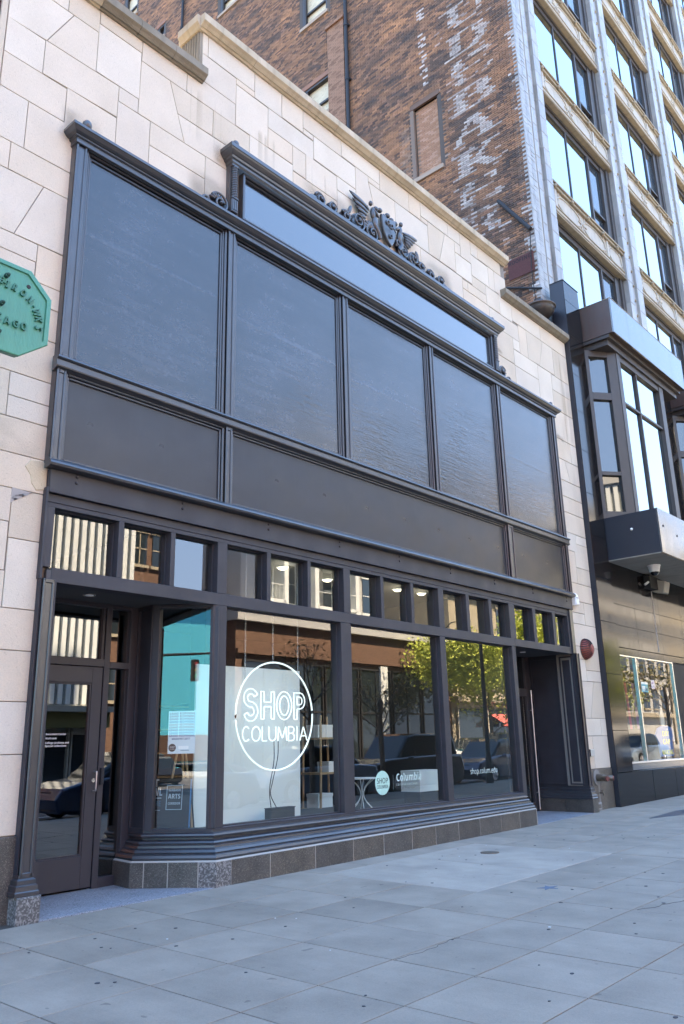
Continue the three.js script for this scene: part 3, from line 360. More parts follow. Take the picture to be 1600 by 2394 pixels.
  const sp = part(shop, 'splayed_window', [cbox(-L, -0.735, 0.62, 3.35, -0.12, 0, 0.005), cbox(-0.735, 0.0, 0.6, 0.652, -0.12, 0, 0.005), cbox(-0.735, 0.0, 3.3, 3.35, -0.12, 0, 0.005), cbox(-0.075, 0.03, 0.652, 3.3, -0.12, 0, 0.004)].map(place), M.frame, 'angled window beside the left door');
  { const g = new THREE.PlaneGeometry(0.66, 2.65); g.translate(-0.405, 1.976, -0.06); part(sp, 'pane', place(g), M.glass); }
  // return of the splay, with a narrow sunk panel
  part(shop, 'return_panel', [box(6.065, 6.14, 0.6, 3.36, -1.0, -0.66), cbox(6.03, 6.08, 0.66, 3.3, -0.70, -0.665, 0.004), cbox(6.03, 6.08, 0.66, 3.3, -1.0, -0.95, 0.004), box(6.03, 6.08, 0.6, 0.66, -1.0, -0.665), box(6.03, 6.08, 3.3, 3.36, -1.0, -0.665)], M.frame);
  // cast iron base moulding on granite, around the splay
  const rise = (x) => 0.0088 * Math.max(0, x - 6.4), path = [[6.09, -1.02], [6.05, -0.67], [6.55, 0.0], [13.885, 0.0]];
  part(shop, 'base_moulding', sweep(path, [[-0.02, 0.628], [0.012, 0.628], [0.012, 0.605], [0.045, 0.592], [0.052, 0.575], [0.045, 0.558, .2], [0.02, 0.552, .2], [0.02, 0.532, .3], [0.07, 0.515, .4], [0.082, 0.497, .4], [0.076, 0.478, .5], [0.098, 0.470, .5], [0.102, 0.447, .6], [0.135, 0.428, .7], [0.152, 0.402, .8], [0.146, 0.388, .8], [0.172, 0.372, .9], [0.183, 0.345, 1], [0.18, 0.322, 1], [0, 0.322, 1]], rise), M.iron);
  { // granite blocks, one by one along the path
    const gp = [[0.0, 0.312, 1], [0.195, 0.312, 1], [0.21, 0.3, 1], [0.21, -0.25, 1], [0, -0.25, 1]];
    const blocks = [[[6.09, -1.02], [6.05, -0.67], [6.095, -0.61]], [[6.102, -0.6], [6.266, -0.381]], [[6.274, -0.37], [6.48, -0.094]], [[6.488, -0.084], [6.55, 0], [6.67, 0]]];
    let x = 6.676; for (const w of [0.62, 0.8, 0.74, 0.66, 0.66, 0.6, 0.62, 0.62, 0.66, 0.62, 0.6]) { blocks.push([[x, 0], [Math.min(x + w - 0.015, 13.885), 0]]); x += w; }
    blocks.forEach((b, i) => part(shop, 'granite_block', sweep(b, gp.map(p => [p[0] + rr(-0.002, 0.002), p[1], p[2]]), rise), i === 3 ? M.graniteLight : M.granite[[0, 2, 0, 0, 0, 1, 2, 1, 0, 1, 0, 2, 0, 1, 2][i]]));
    part(shop, 'mortar_joint', sweep(path, [[0, 0.322, 1], [0.186, 0.32, 1], [0.206, 0.305, 1], [0.206, -0.2, 1], [0, -0.2, 1]], rise), M.lime);
  }
  // left entrance: soffit, side wall, door, sidelight, transom lights
  { const s = new THREE.Shape([[4.2, -0.005], [6.54, -0.005], [6.1, -0.68], [6.13, -1.1], [4.2, -1.1]].map(p => new THREE.Vector2(p[0], -p[1]))); const g = new THREE.ExtrudeGeometry(s, { depth: 0.1, bevelEnabled: false }); g.rotateX(-Math.PI / 2); g.translate(0, 3.352, 0); part(shop, 'soffit', metres(g), M.soffit); }
  part(shop, 'side_wall', box(4.2, 4.32, 0, 3.352, -1.1, -0.08), M.frame);
  const zd = -1.0;
  part(shop, 'door_frame', [cbox(4.32, 4.42, 0.02, 3.352, zd - 0.08, zd + 0.02, 0.004), cbox(5.572, 5.652, 0.02, 3.352, zd - 0.08, zd + 0.02, 0.004), cbox(5.93, 6.12, 0.02, 3.352, zd - 0.08, zd + 0.02, 0.004), cbox(4.42, 5.572, 2.565, 2.66, zd - 0.08, zd + 0.02, 0.004), cbox(5.652, 5.93, 2.552, 2.63, zd - 0.08, zd + 0.02, 0.004), cbox(5.652, 5.93, 0.02, 0.14, zd - 0.08, zd + 0.02, 0.004), cbox(4.42, 5.572, 3.3, 3.352, zd - 0.08, zd + 0.02, 0.004), cbox(5.652, 5.93, 3.3, 3.352, zd - 0.08, zd + 0.02, 0.004)], M.doorPaint);
  const pane = (par, x0, x1, y0, y1, z, m = M.doorGlass) => { const g = new THREE.PlaneGeometry(x1 - x0, y1 - y0); g.translate((x0 + x1) / 2, (y0 + y1) / 2, z); return part(par, 'pane', g, m); };
  const tl = part(shop, 'transom_light', [cbox(4.42, 4.44, 2.66, 3.3, zd - 0.07, zd - 0.02, 0.003), cbox(5.535, 5.572, 2.66, 3.3, zd - 0.07, zd - 0.005, 0.003)], M.doorPaint); pane(tl, 4.44, 5.54, 2.66, 3.3, zd - 0.05);
  const sl = part(shop, 'sidelight', [cbox(5.652, 5.66, 0.14, 3.3, zd - 0.07, zd - 0.03, 0.002), cbox(5.922, 5.93, 0.14, 3.3, zd - 0.07, zd - 0.03, 0.002)], M.doorPaint); pane(sl, 5.66, 5.925, 0.14, 2.552, zd - 0.05); pane(sl, 5.66, 5.925, 2.63, 3.3, zd - 0.05);
  const door = part(shop, 'door', [cbox(4.425, 4.56, 0.05, 2.558, zd - 0.045, zd + 0.005, 0.004), cbox(5.425, 5.566, 0.05, 2.558, zd - 0.045, zd + 0.005, 0.004), cbox(4.56, 5.425, 2.36, 2.558, zd - 0.045, zd + 0.005, 0.004), cbox(4.56, 5.425, 0.05, 0.40, zd - 0.045, zd + 0.005, 0.004), cbox(5.405, 5.425, 0.4, 2.36, zd - 0.045, zd - 0.004, 0.003), cbox(4.56, 5.405, 2.34, 2.36, zd - 0.045, zd - 0.004, 0.003), cbox(4.56, 5.405, 0.4, 0.42, zd - 0.045, zd - 0.004, 0.003)], M.doorPaint, 'glazed door with white lettering');
  pane(door, 4.56, 5.41, 0.4, 2.36, zd - 0.03);
  part(door, 'handle', tube([[5.525, 1.325, zd + 0.004], [5.525, 1.325, zd + 0.05], [5.522, 1.318, zd + 0.072], [5.522, 1.22, zd + 0.075], [5.522, 1.116, zd + 0.072], [5.525, 1.108, zd + 0.05], [5.525, 1.108, zd + 0.004]], 0.0095, 40, 8), M.steelPull);
  { const g = new THREE.CylinderGeometry(0.024, 0.026, 0.012, 16); g.rotateX(Math.PI / 2); g.translate(5.517, 1.225, zd + 0.011); part(door, 'lock', g, M.chrome); }
  part(shop, 'latch_guard', cbox(5.595, 5.635, 1.175, 1.365, zd + 0.015, zd + 0.06, 0.006), M.dark);
  { const w = 1024, h = 512, t = canvasTex(w, h, (g) => { g.clearRect(0, 0, w, h); g.fillStyle = '#fff'; g.font = 'bold 84px sans-serif'; const L = (s, y) => g.fillText(s, 6, y, 1010); L('Document Center', 80); L('Mailroom', 210); L('College Archives and', 350); L('Special Collections', 446); });
    const g = new THREE.PlaneGeometry(0.37, 0.185); g.translate(5.068, 1.688, zd - 0.0265); part(door, 'lettering', g, std({ map: t, transparent: true, roughness: 0.8, color: lin(0.75, 0.75, 0.75) }), 'white lettering: Document Center, Mailroom, College Archives and Special Collections'); }
  { const g = new THREE.CylinderGeometry(0.075, 0.075, 0.012, 20); g.translate(5.05, 3.348, -0.55); const d = part(shop, 'downlight', g, M.chrome); const h = new THREE.CylinderGeometry(0.05, 0.05, 0.012, 16); h.translate(5.05, 3.344, -0.55); part(d, 'lamp', h, M.white); }
  // right entrance
  part(shop, 'soffit', box(13.96, 16.37, 3.352, 3.45, -1.2, -0.005), M.soffit);
  part(shop, 'side_wall', box(16.372, 16.5, 0, 3.352, -1.2, -0.1), M.frame); part(shop, 'side_wall', box(13.78, 13.86, 0.0, 3.352, -1.2, -0.2), M.frame);
  for (const [z0, z1] of [[-1.06, -0.4], [-0.335, -0.03]]) { const r = [[z0, z0 + 0.03, 0.66, 3.3], [z1 - 0.03, z1, 0.66, 3.3], [z0 + 0.03, z1 - 0.03, 3.27, 3.3], [z0 + 0.03, z1 - 0.03, 0.66, 0.69]].map(([a, b, c, d]) => box(16.352, 16.375, c, d, a, b)); if (z1 > -0.1) r.push(box(16.36, 16.375, 0.72, 3.22, -0.27, -0.1)); part(shop, 'wall_panel', r, M.frame); }
  part(shop, 'base_moulding', sweep([[16.372, -1.1], [16.372, 0.085], [16.51, 0.085], [16.51, -0.06]], [[0, 0.64], [0.008, 0.64], [0.008, 0.6], [0.02, 0.585], [0.02, 0.535], [0.034, 0.52], [0.04, 0.47], [0.05, 0.455], [0.052, 0.42], [0.062, 0.405], [0.06, 0.385], [0, 0.385]]), M.iron);
  part(shop, 'granite_block', box(16.31, 16.5, -0.1, 0.382, -0.468, 0.145), M.granite[2]); part(shop, 'granite_block', box(16.312, 16.5, -0.1, 0.38, -1.12, -0.474), M.granite[0]); part(shop, 'granite_block', box(16.502, 16.56, -0.1, 0.382, -0.05, 0.143), M.granite[1]);
  const zr = -1.1; const rd = part(shop, 'door', [cbox(16.155, 16.37, 0.06, 3.352, zr - 0.08, zr + 0.02, 0.004), cbox(15.35, 15.45, 0.06, 3.352, zr - 0.08, zr + 0.02, 0.004), cbox(13.86, 13.95, 0.06, 3.352, zr - 0.08, zr + 0.02, 0.004), cbox(13.95, 16.155, 2.5, 2.66, zr - 0.08, zr + 0.02, 0.004), cbox(13.95, 16.155, 0.06, 0.3, zr - 0.08, zr + 0.02, 0.004)], M.doorPaint, 'glazed shop door with a tall pull bar');
  pane(rd, 15.45, 16.155, 0.3, 2.5, zr - 0.03); pane(rd, 13.95, 15.35, 0.3, 2.5, zr - 0.03); pane(rd, 13.95, 16.155, 2.66, 3.352, zr - 0.03);
  part(rd, 'handle', [rod([16.24, 0.16, zr + 0.07], [16.27, 2.63, zr + 0.07], 0.016), rod([16.25, 0.5, zr], [16.25, 0.5, zr + 0.07], 0.01), rod([16.26, 2.2, zr], [16.26, 2.2, zr + 0.07], 0.01)], M.steelPull);
  { const g = new THREE.CylinderGeometry(0.06, 0.06, 0.012, 20); g.translate(15.2, 3.347, -0.55); part(shop, 'downlight', g, M.white); }
}
// ---------------------------------------------------------------- inside the shop
{
  M.inFloor = std({ color: lin(0.1, 0.095, 0.09), roughness: 0.5 }); M.inWall = std({ color: lin(0.05, 0.05, 0.052), roughness: 0.9 }); M.wood = std({ color: lin(0.42, 0.27, 0.13), roughness: 0.6, map: tex(256, (u, v) => { const k = 0.75 + 0.4 * fbm(u, v, 40, 3, 211, 3); return [k, k, k]; }, 0.6) });
  const ledge = (() => { const s = new THREE.Shape([[6.16, 1.6], [13.75, 1.6], [13.75, 0.235], [6.63, 0.235], [6.16, 0.78]].map(p => new THREE.Vector2(...p))); const g = new THREE.ExtrudeGeometry(s, { depth: 0.6, bevelEnabled: false }); g.rotateX(-Math.PI / 2); return metres(g); })();
  part(shop, 'interior', [box(4.3, 16.4, -0.2, 0.06, -9, -1.19), ledge, box(4.3, 16.4, 4.42, 4.55, -9, -0.21), box(4.25, 4.33, 0, 4.5, -9, -1.2), box(16.5, 16.6, 0, 4.5, -9, -1.2), box(4.3, 16.5, 0, 4.5, -9.1, -9), box(6.14, 6.2, 0.06, 4.42, -5, -1.15), box(13.7, 13.78, 0.06, 4.42, -4.5, -0.22)], M.inWall);
  // display board behind the neon
  tagm(part(scene, 'display_board', cbox(6.74, 8.66, 0.602, 2.64, -0.66, -0.63, 0.003), M.board), 'pale display board standing behind the round white neon sign', 'board');
  function tagm(m, label, category, group) { m.name = numbered(m.name); m.userData = { label, category }; if (group) m.userData.group = group; return m; }
  globalThis.tagm = tagm;
  // neon sign
  const ns = thing('neon_sign', 'round white neon sign reading SHOP COLUMBIA hanging in the shop window', 'neon sign', null, [7.856, 1.975, -0.3]);
  const neon = std({ color: lin(0.85, 0.88, 0.86), emissive: lin(0.9, 1.0, 0.96), emissiveIntensity: 0.1, roughness: 0.3 });
  const arc = (cx, cy, rx, ry, a0, a1, n = 18) => { const o = []; for (let k = 0; k <= n; k++) { const a = (a0 + (a1 - a0) * k / n) * Math.PI / 180; o.push([cx + rx * Math.cos(a), cy + ry * Math.sin(a), 0]); } return o; };
  const tb = (pts, closed = false, r = 0.009) => new THREE.TubeGeometry(new THREE.CatmullRomCurve3(pts.map(p => V(...p)), closed, 'catmullrom', 0.02), Math.max(24, pts.length * 5), r, 7, closed);
  const poly = (pts, closed = true) => tb(pts.flatMap((p, i) => { const n = pts.length, q = pts[(i + 1) % n]; if (!closed && i === n - 1) return [[p[0], p[1], 0]]; return [0, 0.08, 0.92].map(t => [p[0] + (q[0] - p[0]) * t, p[1] + (q[1] - p[1]) * t, 0]); }), closed);
  part(ns, 'ring_tube', [tb(arc(0, 0, 0.722, 0.717, 6, 181, 44), false, 0.0122), tb(arc(0, 0, 0.722, 0.717, 185, 363, 44), false, 0.0122)], neon);
  // SHOP as hollow outlined letters: S, H, O, P
  const S = (() => { const w = 0.034, mid = [...arc(-0.455, 0.225, 0.092, 0.085, 20, 270, 20), ...arc(-0.455, 0.048, 0.092, 0.092, 90, -160, 20)]; const L = [], R = []; mid.forEach((p, i) => { const a = mid[Math.max(0, i - 1)], b = mid[Math.min(mid.length - 1, i + 1)], dx = b[0] - a[0], dy = b[1] - a[1], l = Math.hypot(dx, dy) || 1; L.push([p[0] - dy / l * w, p[1] + dx / l * w, 0]); R.push([p[0] + dy / l * w, p[1] - dx / l * w, 0]); }); return tb([...L, ...R.reverse()], true); })();
  part(ns, 'letter_tube', S, neon, 'S');
  part(ns, 'letter_tube', poly([[-0.275, 0.315], [-0.215, 0.315], [-0.215, 0.175], [-0.085, 0.175], [-0.085, 0.315], [-0.025, 0.315], [-0.025, -0.05], [-0.085, -0.05], [-0.085, 0.115], [-0.215, 0.115], [-0.215, -0.05], [-0.275, -0.05]]), neon, 'H');
  part(ns, 'letter_tube', [tb(arc(0.165, 0.135, 0.145, 0.19, 0, 350, 30), true), tb(arc(0.165, 0.135, 0.088, 0.13, 0, 350, 30), true)], neon, 'O');
  part(ns, 'letter_tube', [tb([[0.355, 0.315, 0], [0.45, 0.315, 0], ...arc(0.475, 0.205, 0.095, 0.11, 85, -85, 12), [0.42, 0.093, 0], [0.415, 0.06, 0], [0.415, -0.05, 0], [0.355, -0.05, 0], [0.355, 0.05, 0]], true), tb([[0.415, 0.258, 0], [0.46, 0.258, 0], ...arc(0.47, 0.205, 0.045, 0.053, 80, -80, 8), [0.42, 0.152, 0]], true)], neon, 'P');
  { const w = [0.125, 0.15, 0.085, 0.13, 0.165, 0.115, 0.035, 0.14], y0 = -0.335, y1 = -0.148, h = y1 - y0; let x = -0.595; const g = [];
    const C = 'COLUMBIA'; for (let i = 0; i < 8; i++) { const a = w[i], X = (f) => x + a * f, Y = (f) => y0 + h * f, Q = (...p) => poly(p.map(([u, v]) => [X(u), Y(v)]), false);
      if (C[i] === 'C') g.push(tb(arc(X(0.5), Y(0.5), a / 2, h / 2, 45, 315, 22))); if (C[i] === 'O') g.push(tb(arc(X(0.5), Y(0.5), a / 2, h / 2, 0, 352, 26), true)); if (C[i] === 'L') g.push(Q([0, 1], [0, 0], [1, 0]));
      if (C[i] === 'U') g.push(tb([[X(0), Y(1), 0], [X(0), Y(0.4), 0], ...arc(X(0.5), Y(0.33), a / 2, h * 0.33, 180, 360, 10), [X(1), Y(0.4), 0], [X(1), Y(1), 0]])); if (C[i] === 'M') g.push(Q([0, 0], [0.08, 1], [0.5, 0.15], [0.92, 1], [1, 0]));
      if (C[i] === 'B') g.push(tb([[X(0), Y(0), 0], [X(0), Y(0.5), 0], [X(0), Y(1), 0], [X(0.5), Y(1), 0], ...arc(X(0.55), Y(0.76), a * 0.38, h * 0.24, 85, -85, 8), [X(0.15), Y(0.52), 0]]), tb([[X(0.5), Y(0.52), 0], ...arc(X(0.6), Y(0.26), a * 0.4, h * 0.26, 85, -85, 8), [X(0), Y(0), 0]]));
      if (C[i] === 'I') g.push(Q([0.5, 0], [0.5, 1])); if (C[i] === 'A') g.push(Q([0, 0], [0.5, 1], [1, 0]), Q([0.2, 0.33], [0.8, 0.33])); x += a + 0.037; }
    part(ns, 'letter_tube', g, neon, 'COLUMBIA in single tubes'); }
  const chain = []; for (const x of [-0.555, -0.045, 0.445]) { const y0 = Math.sqrt(0.72 * 0.72 - x * x); for (let y = y0; y < 2.42; y += 0.034) { const t = new THREE.TorusGeometry(0.009, 0.0025, 4, 8); if (Math.round((y - y0) / 0.034) % 2) t.rotateY(Math.PI / 2); t.scale(1, 1.9, 1); t.translate(x, y, -0.01); chain.push(t); } } part(ns, 'chain', chain, M.chrome);
  part(ns, 'cable', [tube([[-0.02, -0.34, -0.01], [-0.03, -0.6, 0], [-0.09, -0.85, 0], [-0.1, -1.0, -0.01], [-0.06, -1.2, -0.02]], 0.006, 24, 5), tube([[0.06, -0.34, -0.01], [0.04, -0.55, 0], [-0.05, -0.85, 0], [-0.09, -1.02, 0], [0.04, -1.2, -0.02]], 0.006, 24, 5)], M.dark);
  part(ns, 'electrode', [ball(-0.72, -0.01, 0, 0.014, 0.035, 0.014), ball(0.72, 0.05, 0, 0.014, 0.035, 0.014)], M.dark);
  { const l = new THREE.PointLight(0xf2fff8, 0.008, 6); l.position.set(7.856, 1.975, -0.27); l.shadow.radius = 20; l.castShadow = true; l.name = 'neon_light'; scene.add(l); }
  const tr = thing('transformer_box', 'black transformer box on the window ledge under the neon sign', 'box', null, [7.97, 0.602, -0.33]); part(tr, 'case', cbox(-0.225, 0.225, 0, 0.17, -0.06, 0.06, 0.008), M.dark); part(tr, 'lid', cbox(-0.23, 0.23, 0.17, 0.178, -0.065, 0.065, 0.002), M.dark);
  // window lettering
  { const t = canvasTex(1024, 384, (g, w, h) => { g.clearRect(0, 0, w, h); g.fillStyle = '#d5efe6'; g.beginPath(); g.arc(152, 190, 150, 0, 7); g.fill(); g.globalCompositeOperation = 'destination-out'; g.font = '92px sans-serif'; g.textAlign = 'center'; g.fillText('SHOP', 152, 196, 230); g.font = '56px sans-serif'; g.fillText('COLUMBIA', 152, 258, 234); g.globalCompositeOperation = 'source-over'; g.fillStyle = '#e8f2ee'; g.fillRect(374, 100, 3, 180); g.textAlign = 'left'; g.font = 'bold 132px sans-serif'; g.fillText('Columbia', 440, 184, 572); g.font = '36px sans-serif'; g.letterSpacing = '10px'; g.fillText('COLLEGE CHICAGO', 444, 240, 560); });
    const g = new THREE.PlaneGeometry(1.19, 0.446); g.translate(10.31, 1.0, -0.114); tagm(part(scene, 'window_logo', g, std({ map: t, transparent: true, roughness: 0.7 })), 'pale green shop logo and white college name stuck on the middle pane', 'window logo'); }
  { const t = canvasTex(512, 96, (g, w, h) => { g.clearRect(0, 0, w, h); g.fillStyle = '#eef4f1'; g.font = '72px sans-serif'; g.fillText('shop.colum.edu', 4, 64, 500); }); const g = new THREE.PlaneGeometry(0.9, 0.168); g.translate(12.73, 1.06, -0.114); tagm(part(scene, 'window_lettering', g, std({ map: t, transparent: true, roughness: 0.7 })), 'small white web address reading shop.colum.edu on the right pane', 'lettering'); }
  // poster on the splayed pane
  const A = [6.535, 0], B = [6.04, -0.66], L = Math.hypot(0.495, 0.66), ux = -0.495 / L, uz = -0.66 / L, nx = uz, nz = -ux;
  const inSplay = (o, s, d) => { o.position.set(A[0] + ux * s + nx * d, 0, A[1] + uz * s + nz * d); o.rotation.y = Math.atan2(nx, nz); return o; };
  { const t = canvasTex(512, 768, (g, w, h) => { g.fillStyle = '#dfe9ee'; g.fillRect(0, 0, w, h); const cols = ['#8a2f52', '#a33557', '#9a3a6b', '#7e4a86', '#c05a6a', '#b0455c', '#98406e', '#7a4f92', '#57608f']; g.font = 'bold 58px sans-serif'; for (let k = 0; k < 9; k++) { g.fillStyle = cols[k]; g.fillText('GRAND REOPENING', 14, 66 + k * 50, 484); } g.fillStyle = '#2b4a7a'; g.font = 'bold 46px sans-serif'; g.fillText('MANIFEST 2017', 70, 520, 380); g.fillStyle = '#1d2a33'; g.beginPath(); g.arc(84, 660, 70, 0, 7); g.fill(); g.fillStyle = '#dfe9ee'; g.textAlign = 'center'; g.font = '40px sans-serif'; g.fillText('SHOP', 84, 662, 100); g.font = '22px sans-serif'; g.fillText('COLUMBIA', 84, 692, 100); g.fillStyle = '#fff'; g.fillRect(200, 630, 190, 56); g.fillStyle = '#8fa4b0'; g.fillRect(240, 704, 160, 14); });
    const g = new THREE.BoxGeometry(0.345, 0.51, 0.003); const p = part(scene, 'poster', g, std({ map: t, roughness: 0.6 })); tagm(p, 'white poster repeating GRAND REOPENING in red and purple on the angled window', 'poster'); inSplay(p, 0.422, -0.075); p.position.y = 1.762; }
  // folding chalkboard and its wooden easel behind the splayed pane
  const ch = thing('chalkboard', 'dark A-board with white lettering behind the angled window', 'signboard'); inSplay(ch, 0.67, -0.3); ch.position.y = 0.6;
  { const t = canvasTex(512, 512, (g, w, h) => { g.fillStyle = '#0b141a'; g.fillRect(0, 0, w, h); g.strokeStyle = '#b9c4c8'; g.fillStyle = '#b9c4c8'; g.font = 'bold 112px sans-serif'; g.fillText('ART', -16, 84, 200); g.fillText('CRAWL', -16, 170, 240); g.fillRect(0, 190, 216, 8); g.fillStyle = '#1f4a63'; g.font = 'bold 76px sans-serif'; g.fillText('EXPLORE', 0, 276, 216); g.fillStyle = '#8a979c'; g.fillRect(0, 312, 210, 7); g.lineWidth = 7; g.strokeRect(270, 70, 160, 240); g.font = 'bold 62px sans-serif'; g.fillStyle = '#b9c4c8'; g.textAlign = 'center'; g.font = 'bold 36px sans-serif'; g.fillText('WABASH', 350, 130, 130); g.font = 'bold 66px sans-serif'; g.fillText('ARTS', 350, 202, 130); g.font = 'bold 34px sans-serif'; g.fillText('CORRIDOR', 350, 262, 130); });
    const g = new THREE.BoxGeometry(0.62, 0.6, 0.018); g.rotateX(-0.1); g.translate(0, 0.31, 0); part(ch, 'board', g, std({ map: t, roughness: 0.7 })); part(ch, 'edge', [rod([0.315, 0.0, 0.03], [0.315, 0.6, -0.03], 0.012, 6), rod([-0.315, 0.0, 0.03], [-0.315, 0.6, -0.03], 0.012, 6)], std({ color: lin(0.05, 0.2, 0.4), roughness: 0.5 })); part(ch, 'leg', [rod([-0.3, 0, -0.26], [-0.3, 0.58, -0.05], 0.012, 6), rod([0.3, 0, -0.26], [0.3, 0.58, -0.05], 0.012, 6)], M.dark); }
  const ez = thing('easel', 'plain wooden easel standing behind the A-board', 'easel'); inSplay(ez, 0.55, -0.42); ez.position.y = 0.6;
  part(ez, 'leg', rod([-0.16, 0, 0.08], [-0.02, 1.02, -0.05], 0.016, 6), M.wood); part(ez, 'leg', rod([0.22, 0, 0.08], [0.06, 1.02, -0.05], 0.016, 6), M.wood); part(ez, 'leg', rod([0.02, 0, -0.3], [0.02, 0.98, -0.07], 0.016, 6), M.wood); part(ez, 'crossbar', rod([-0.14, 0.22, 0.06], [0.2, 0.22, 0.06], 0.014, 6), M.wood);
  // wire side table, white box, timber stand
  const wt = thing('wire_table', 'small round table on curved white wire legs in the middle window', 'table', null, [9.98, 0.602, -0.6]);
  { const g = new THREE.CylinderGeometry(0.22, 0.22, 0.02, 28); g.translate(0, 0.46, 0); part(wt, 'tabletop', g, M.white); for (let k = 0; k < 6; k++) { const a = k * Math.PI / 3 + 0.2, c = Math.cos(a), s = Math.sin(a); part(wt, 'leg', tube([[0.2 * c, 0.45, 0.2 * s], [0.07 * c, 0.34, 0.07 * s], [0.025 * c, 0.23, 0.025 * s], [0.07 * c, 0.12, 0.07 * s], [0.2 * c, 0.0, 0.2 * s]], 0.006, 18, 5), M.white); } }
  const wb = thing('white_box', 'white cube plinth behind the college name in the middle window', 'plinth', null, [11.71, 0.602, -0.72]); part(wb, 'case', cbox(-0.34, 0.34, 0.18, 0.52, -0.2, 0.2, 0.004), M.white); part(wb, 'plinth', cbox(-0.3, 0.3, 0, 0.18, -0.17, 0.17, 0.004), M.dark);
  const st = thing('timber_stand', 'open timber shelf stand with white boxes behind the display board', 'shelf', null, [10.2, 0.06, -1.6]);
  for (const [x, z] of [[-0.32, -0.2], [-0.32, 0.2], [0.32, -0.2], [0.32, 0.2]]) part(st, 'post', rod([x, 0, z], [x * 0.9, 1.98, z], 0.022, 6), M.wood); for (const y of [0.5, 1.05, 1.6]) part(st, 'shelf', cbox(-0.34, 0.34, y, y + 0.03, -0.22, 0.22, 0.003), M.wood); 
  for (const [x, y, w, h] of [[-0.1, 1.63, 0.36, 0.2], [0.12, 1.08, 0.3, 0.16], [-0.12, 0.53, 0.34, 0.22]]) { const b = thing('carton', ['white carton on the top shelf of the timber stand', 'white carton on the middle shelf of the timber stand', 'white carton on the bottom shelf of the timber stand'][y > 1.5 ? 0 : y > 1 ? 1 : 2], 'carton', null, [10.2 + x, 0.06 + y, -1.6]); part(b, 'case', cbox(-w / 2, w / 2, 0, h, -0.13, 0.13, 0.004), M.white); part(b, 'lid', cbox(-w / 2 - 0.006, w / 2 + 0.006, h - 0.04, h + 0.004, -0.136, 0.136, 0.002), M.white); }
  // ceiling lamps seen through the transoms
  const lamp = std({ color: lin(0.9, 0.86, 0.75), emissive: lin(1, 0.93, 0.78), emissiveIntensity: 0.2 }); const where = ['second', 'third', 'fifth', 'sixth'];
  [[9.05, -1.4], [10.35, -1.6], [12.05, -1.35], [12.75, -1.3]].forEach(([x, z], i) => { const t = thing('ceiling_lamp', 'round lit ceiling lamp seen through the ' + where[i] + ' small pane right of the corner post', 'ceiling lamp', 'lit lamps in the shop ceiling', [x, 4.42, z]); const g = new THREE.SphereGeometry(0.085, 18, 10, 0, 7, Math.PI / 2, Math.PI / 2); g.scale(1, 0.45, 1); g.translate(0, -0.02, 0); part(t, 'diffuser', g, lamp); const r = new THREE.CylinderGeometry(0.1, 0.1, 0.022, 20); r.translate(0, -0.011, 0); part(t, 'rim', r, M.white); const l = new THREE.PointLight(0xffeecb, 0.06, 12); l.position.set(x, 4.3, z); l.shadow.radius = 4; l.castShadow = true; l.name = 'ceiling_light'; scene.add(l); });
  // goods along the back, dimly seen
  const rk = thing('display_rack', 'dark display rack along the rear wall of the shop', 'rack', null, [11, 0.06, -7.5]); for (let k = 0; k < 5; k++) part(rk, 'shelf', cbox(-3.5, 3.5, 0.4 + k * 0.5, 0.43 + k * 0.5, -0.3, 0.3, 0.003), M.wood); for (let k = 0; k < 6; k++) part(rk, 'post', box(-3.5 + k * 1.4 - 0.02, -3.5 + k * 1.4 + 0.02, 0, 2.5, -0.3, 0.3), M.dark);
  for (let k = 0; k < 2; k++) { const c = thing('column', k ? 'dark square column deep in the shop right of the middle window' : 'dark square column deep in the shop behind the neon sign', 'column', null, [k ? 14.2 : 9.6, 0.06, -4]); part(c, 'shaft', cbox(-0.22, 0.22, 0.1, 4.36, -0.22, 0.22, 0.01), M.inWall); part(c, 'foot', cbox(-0.26, 0.26, 0, 0.1, -0.26, 0.26, 0.01), M.inWall); }
}
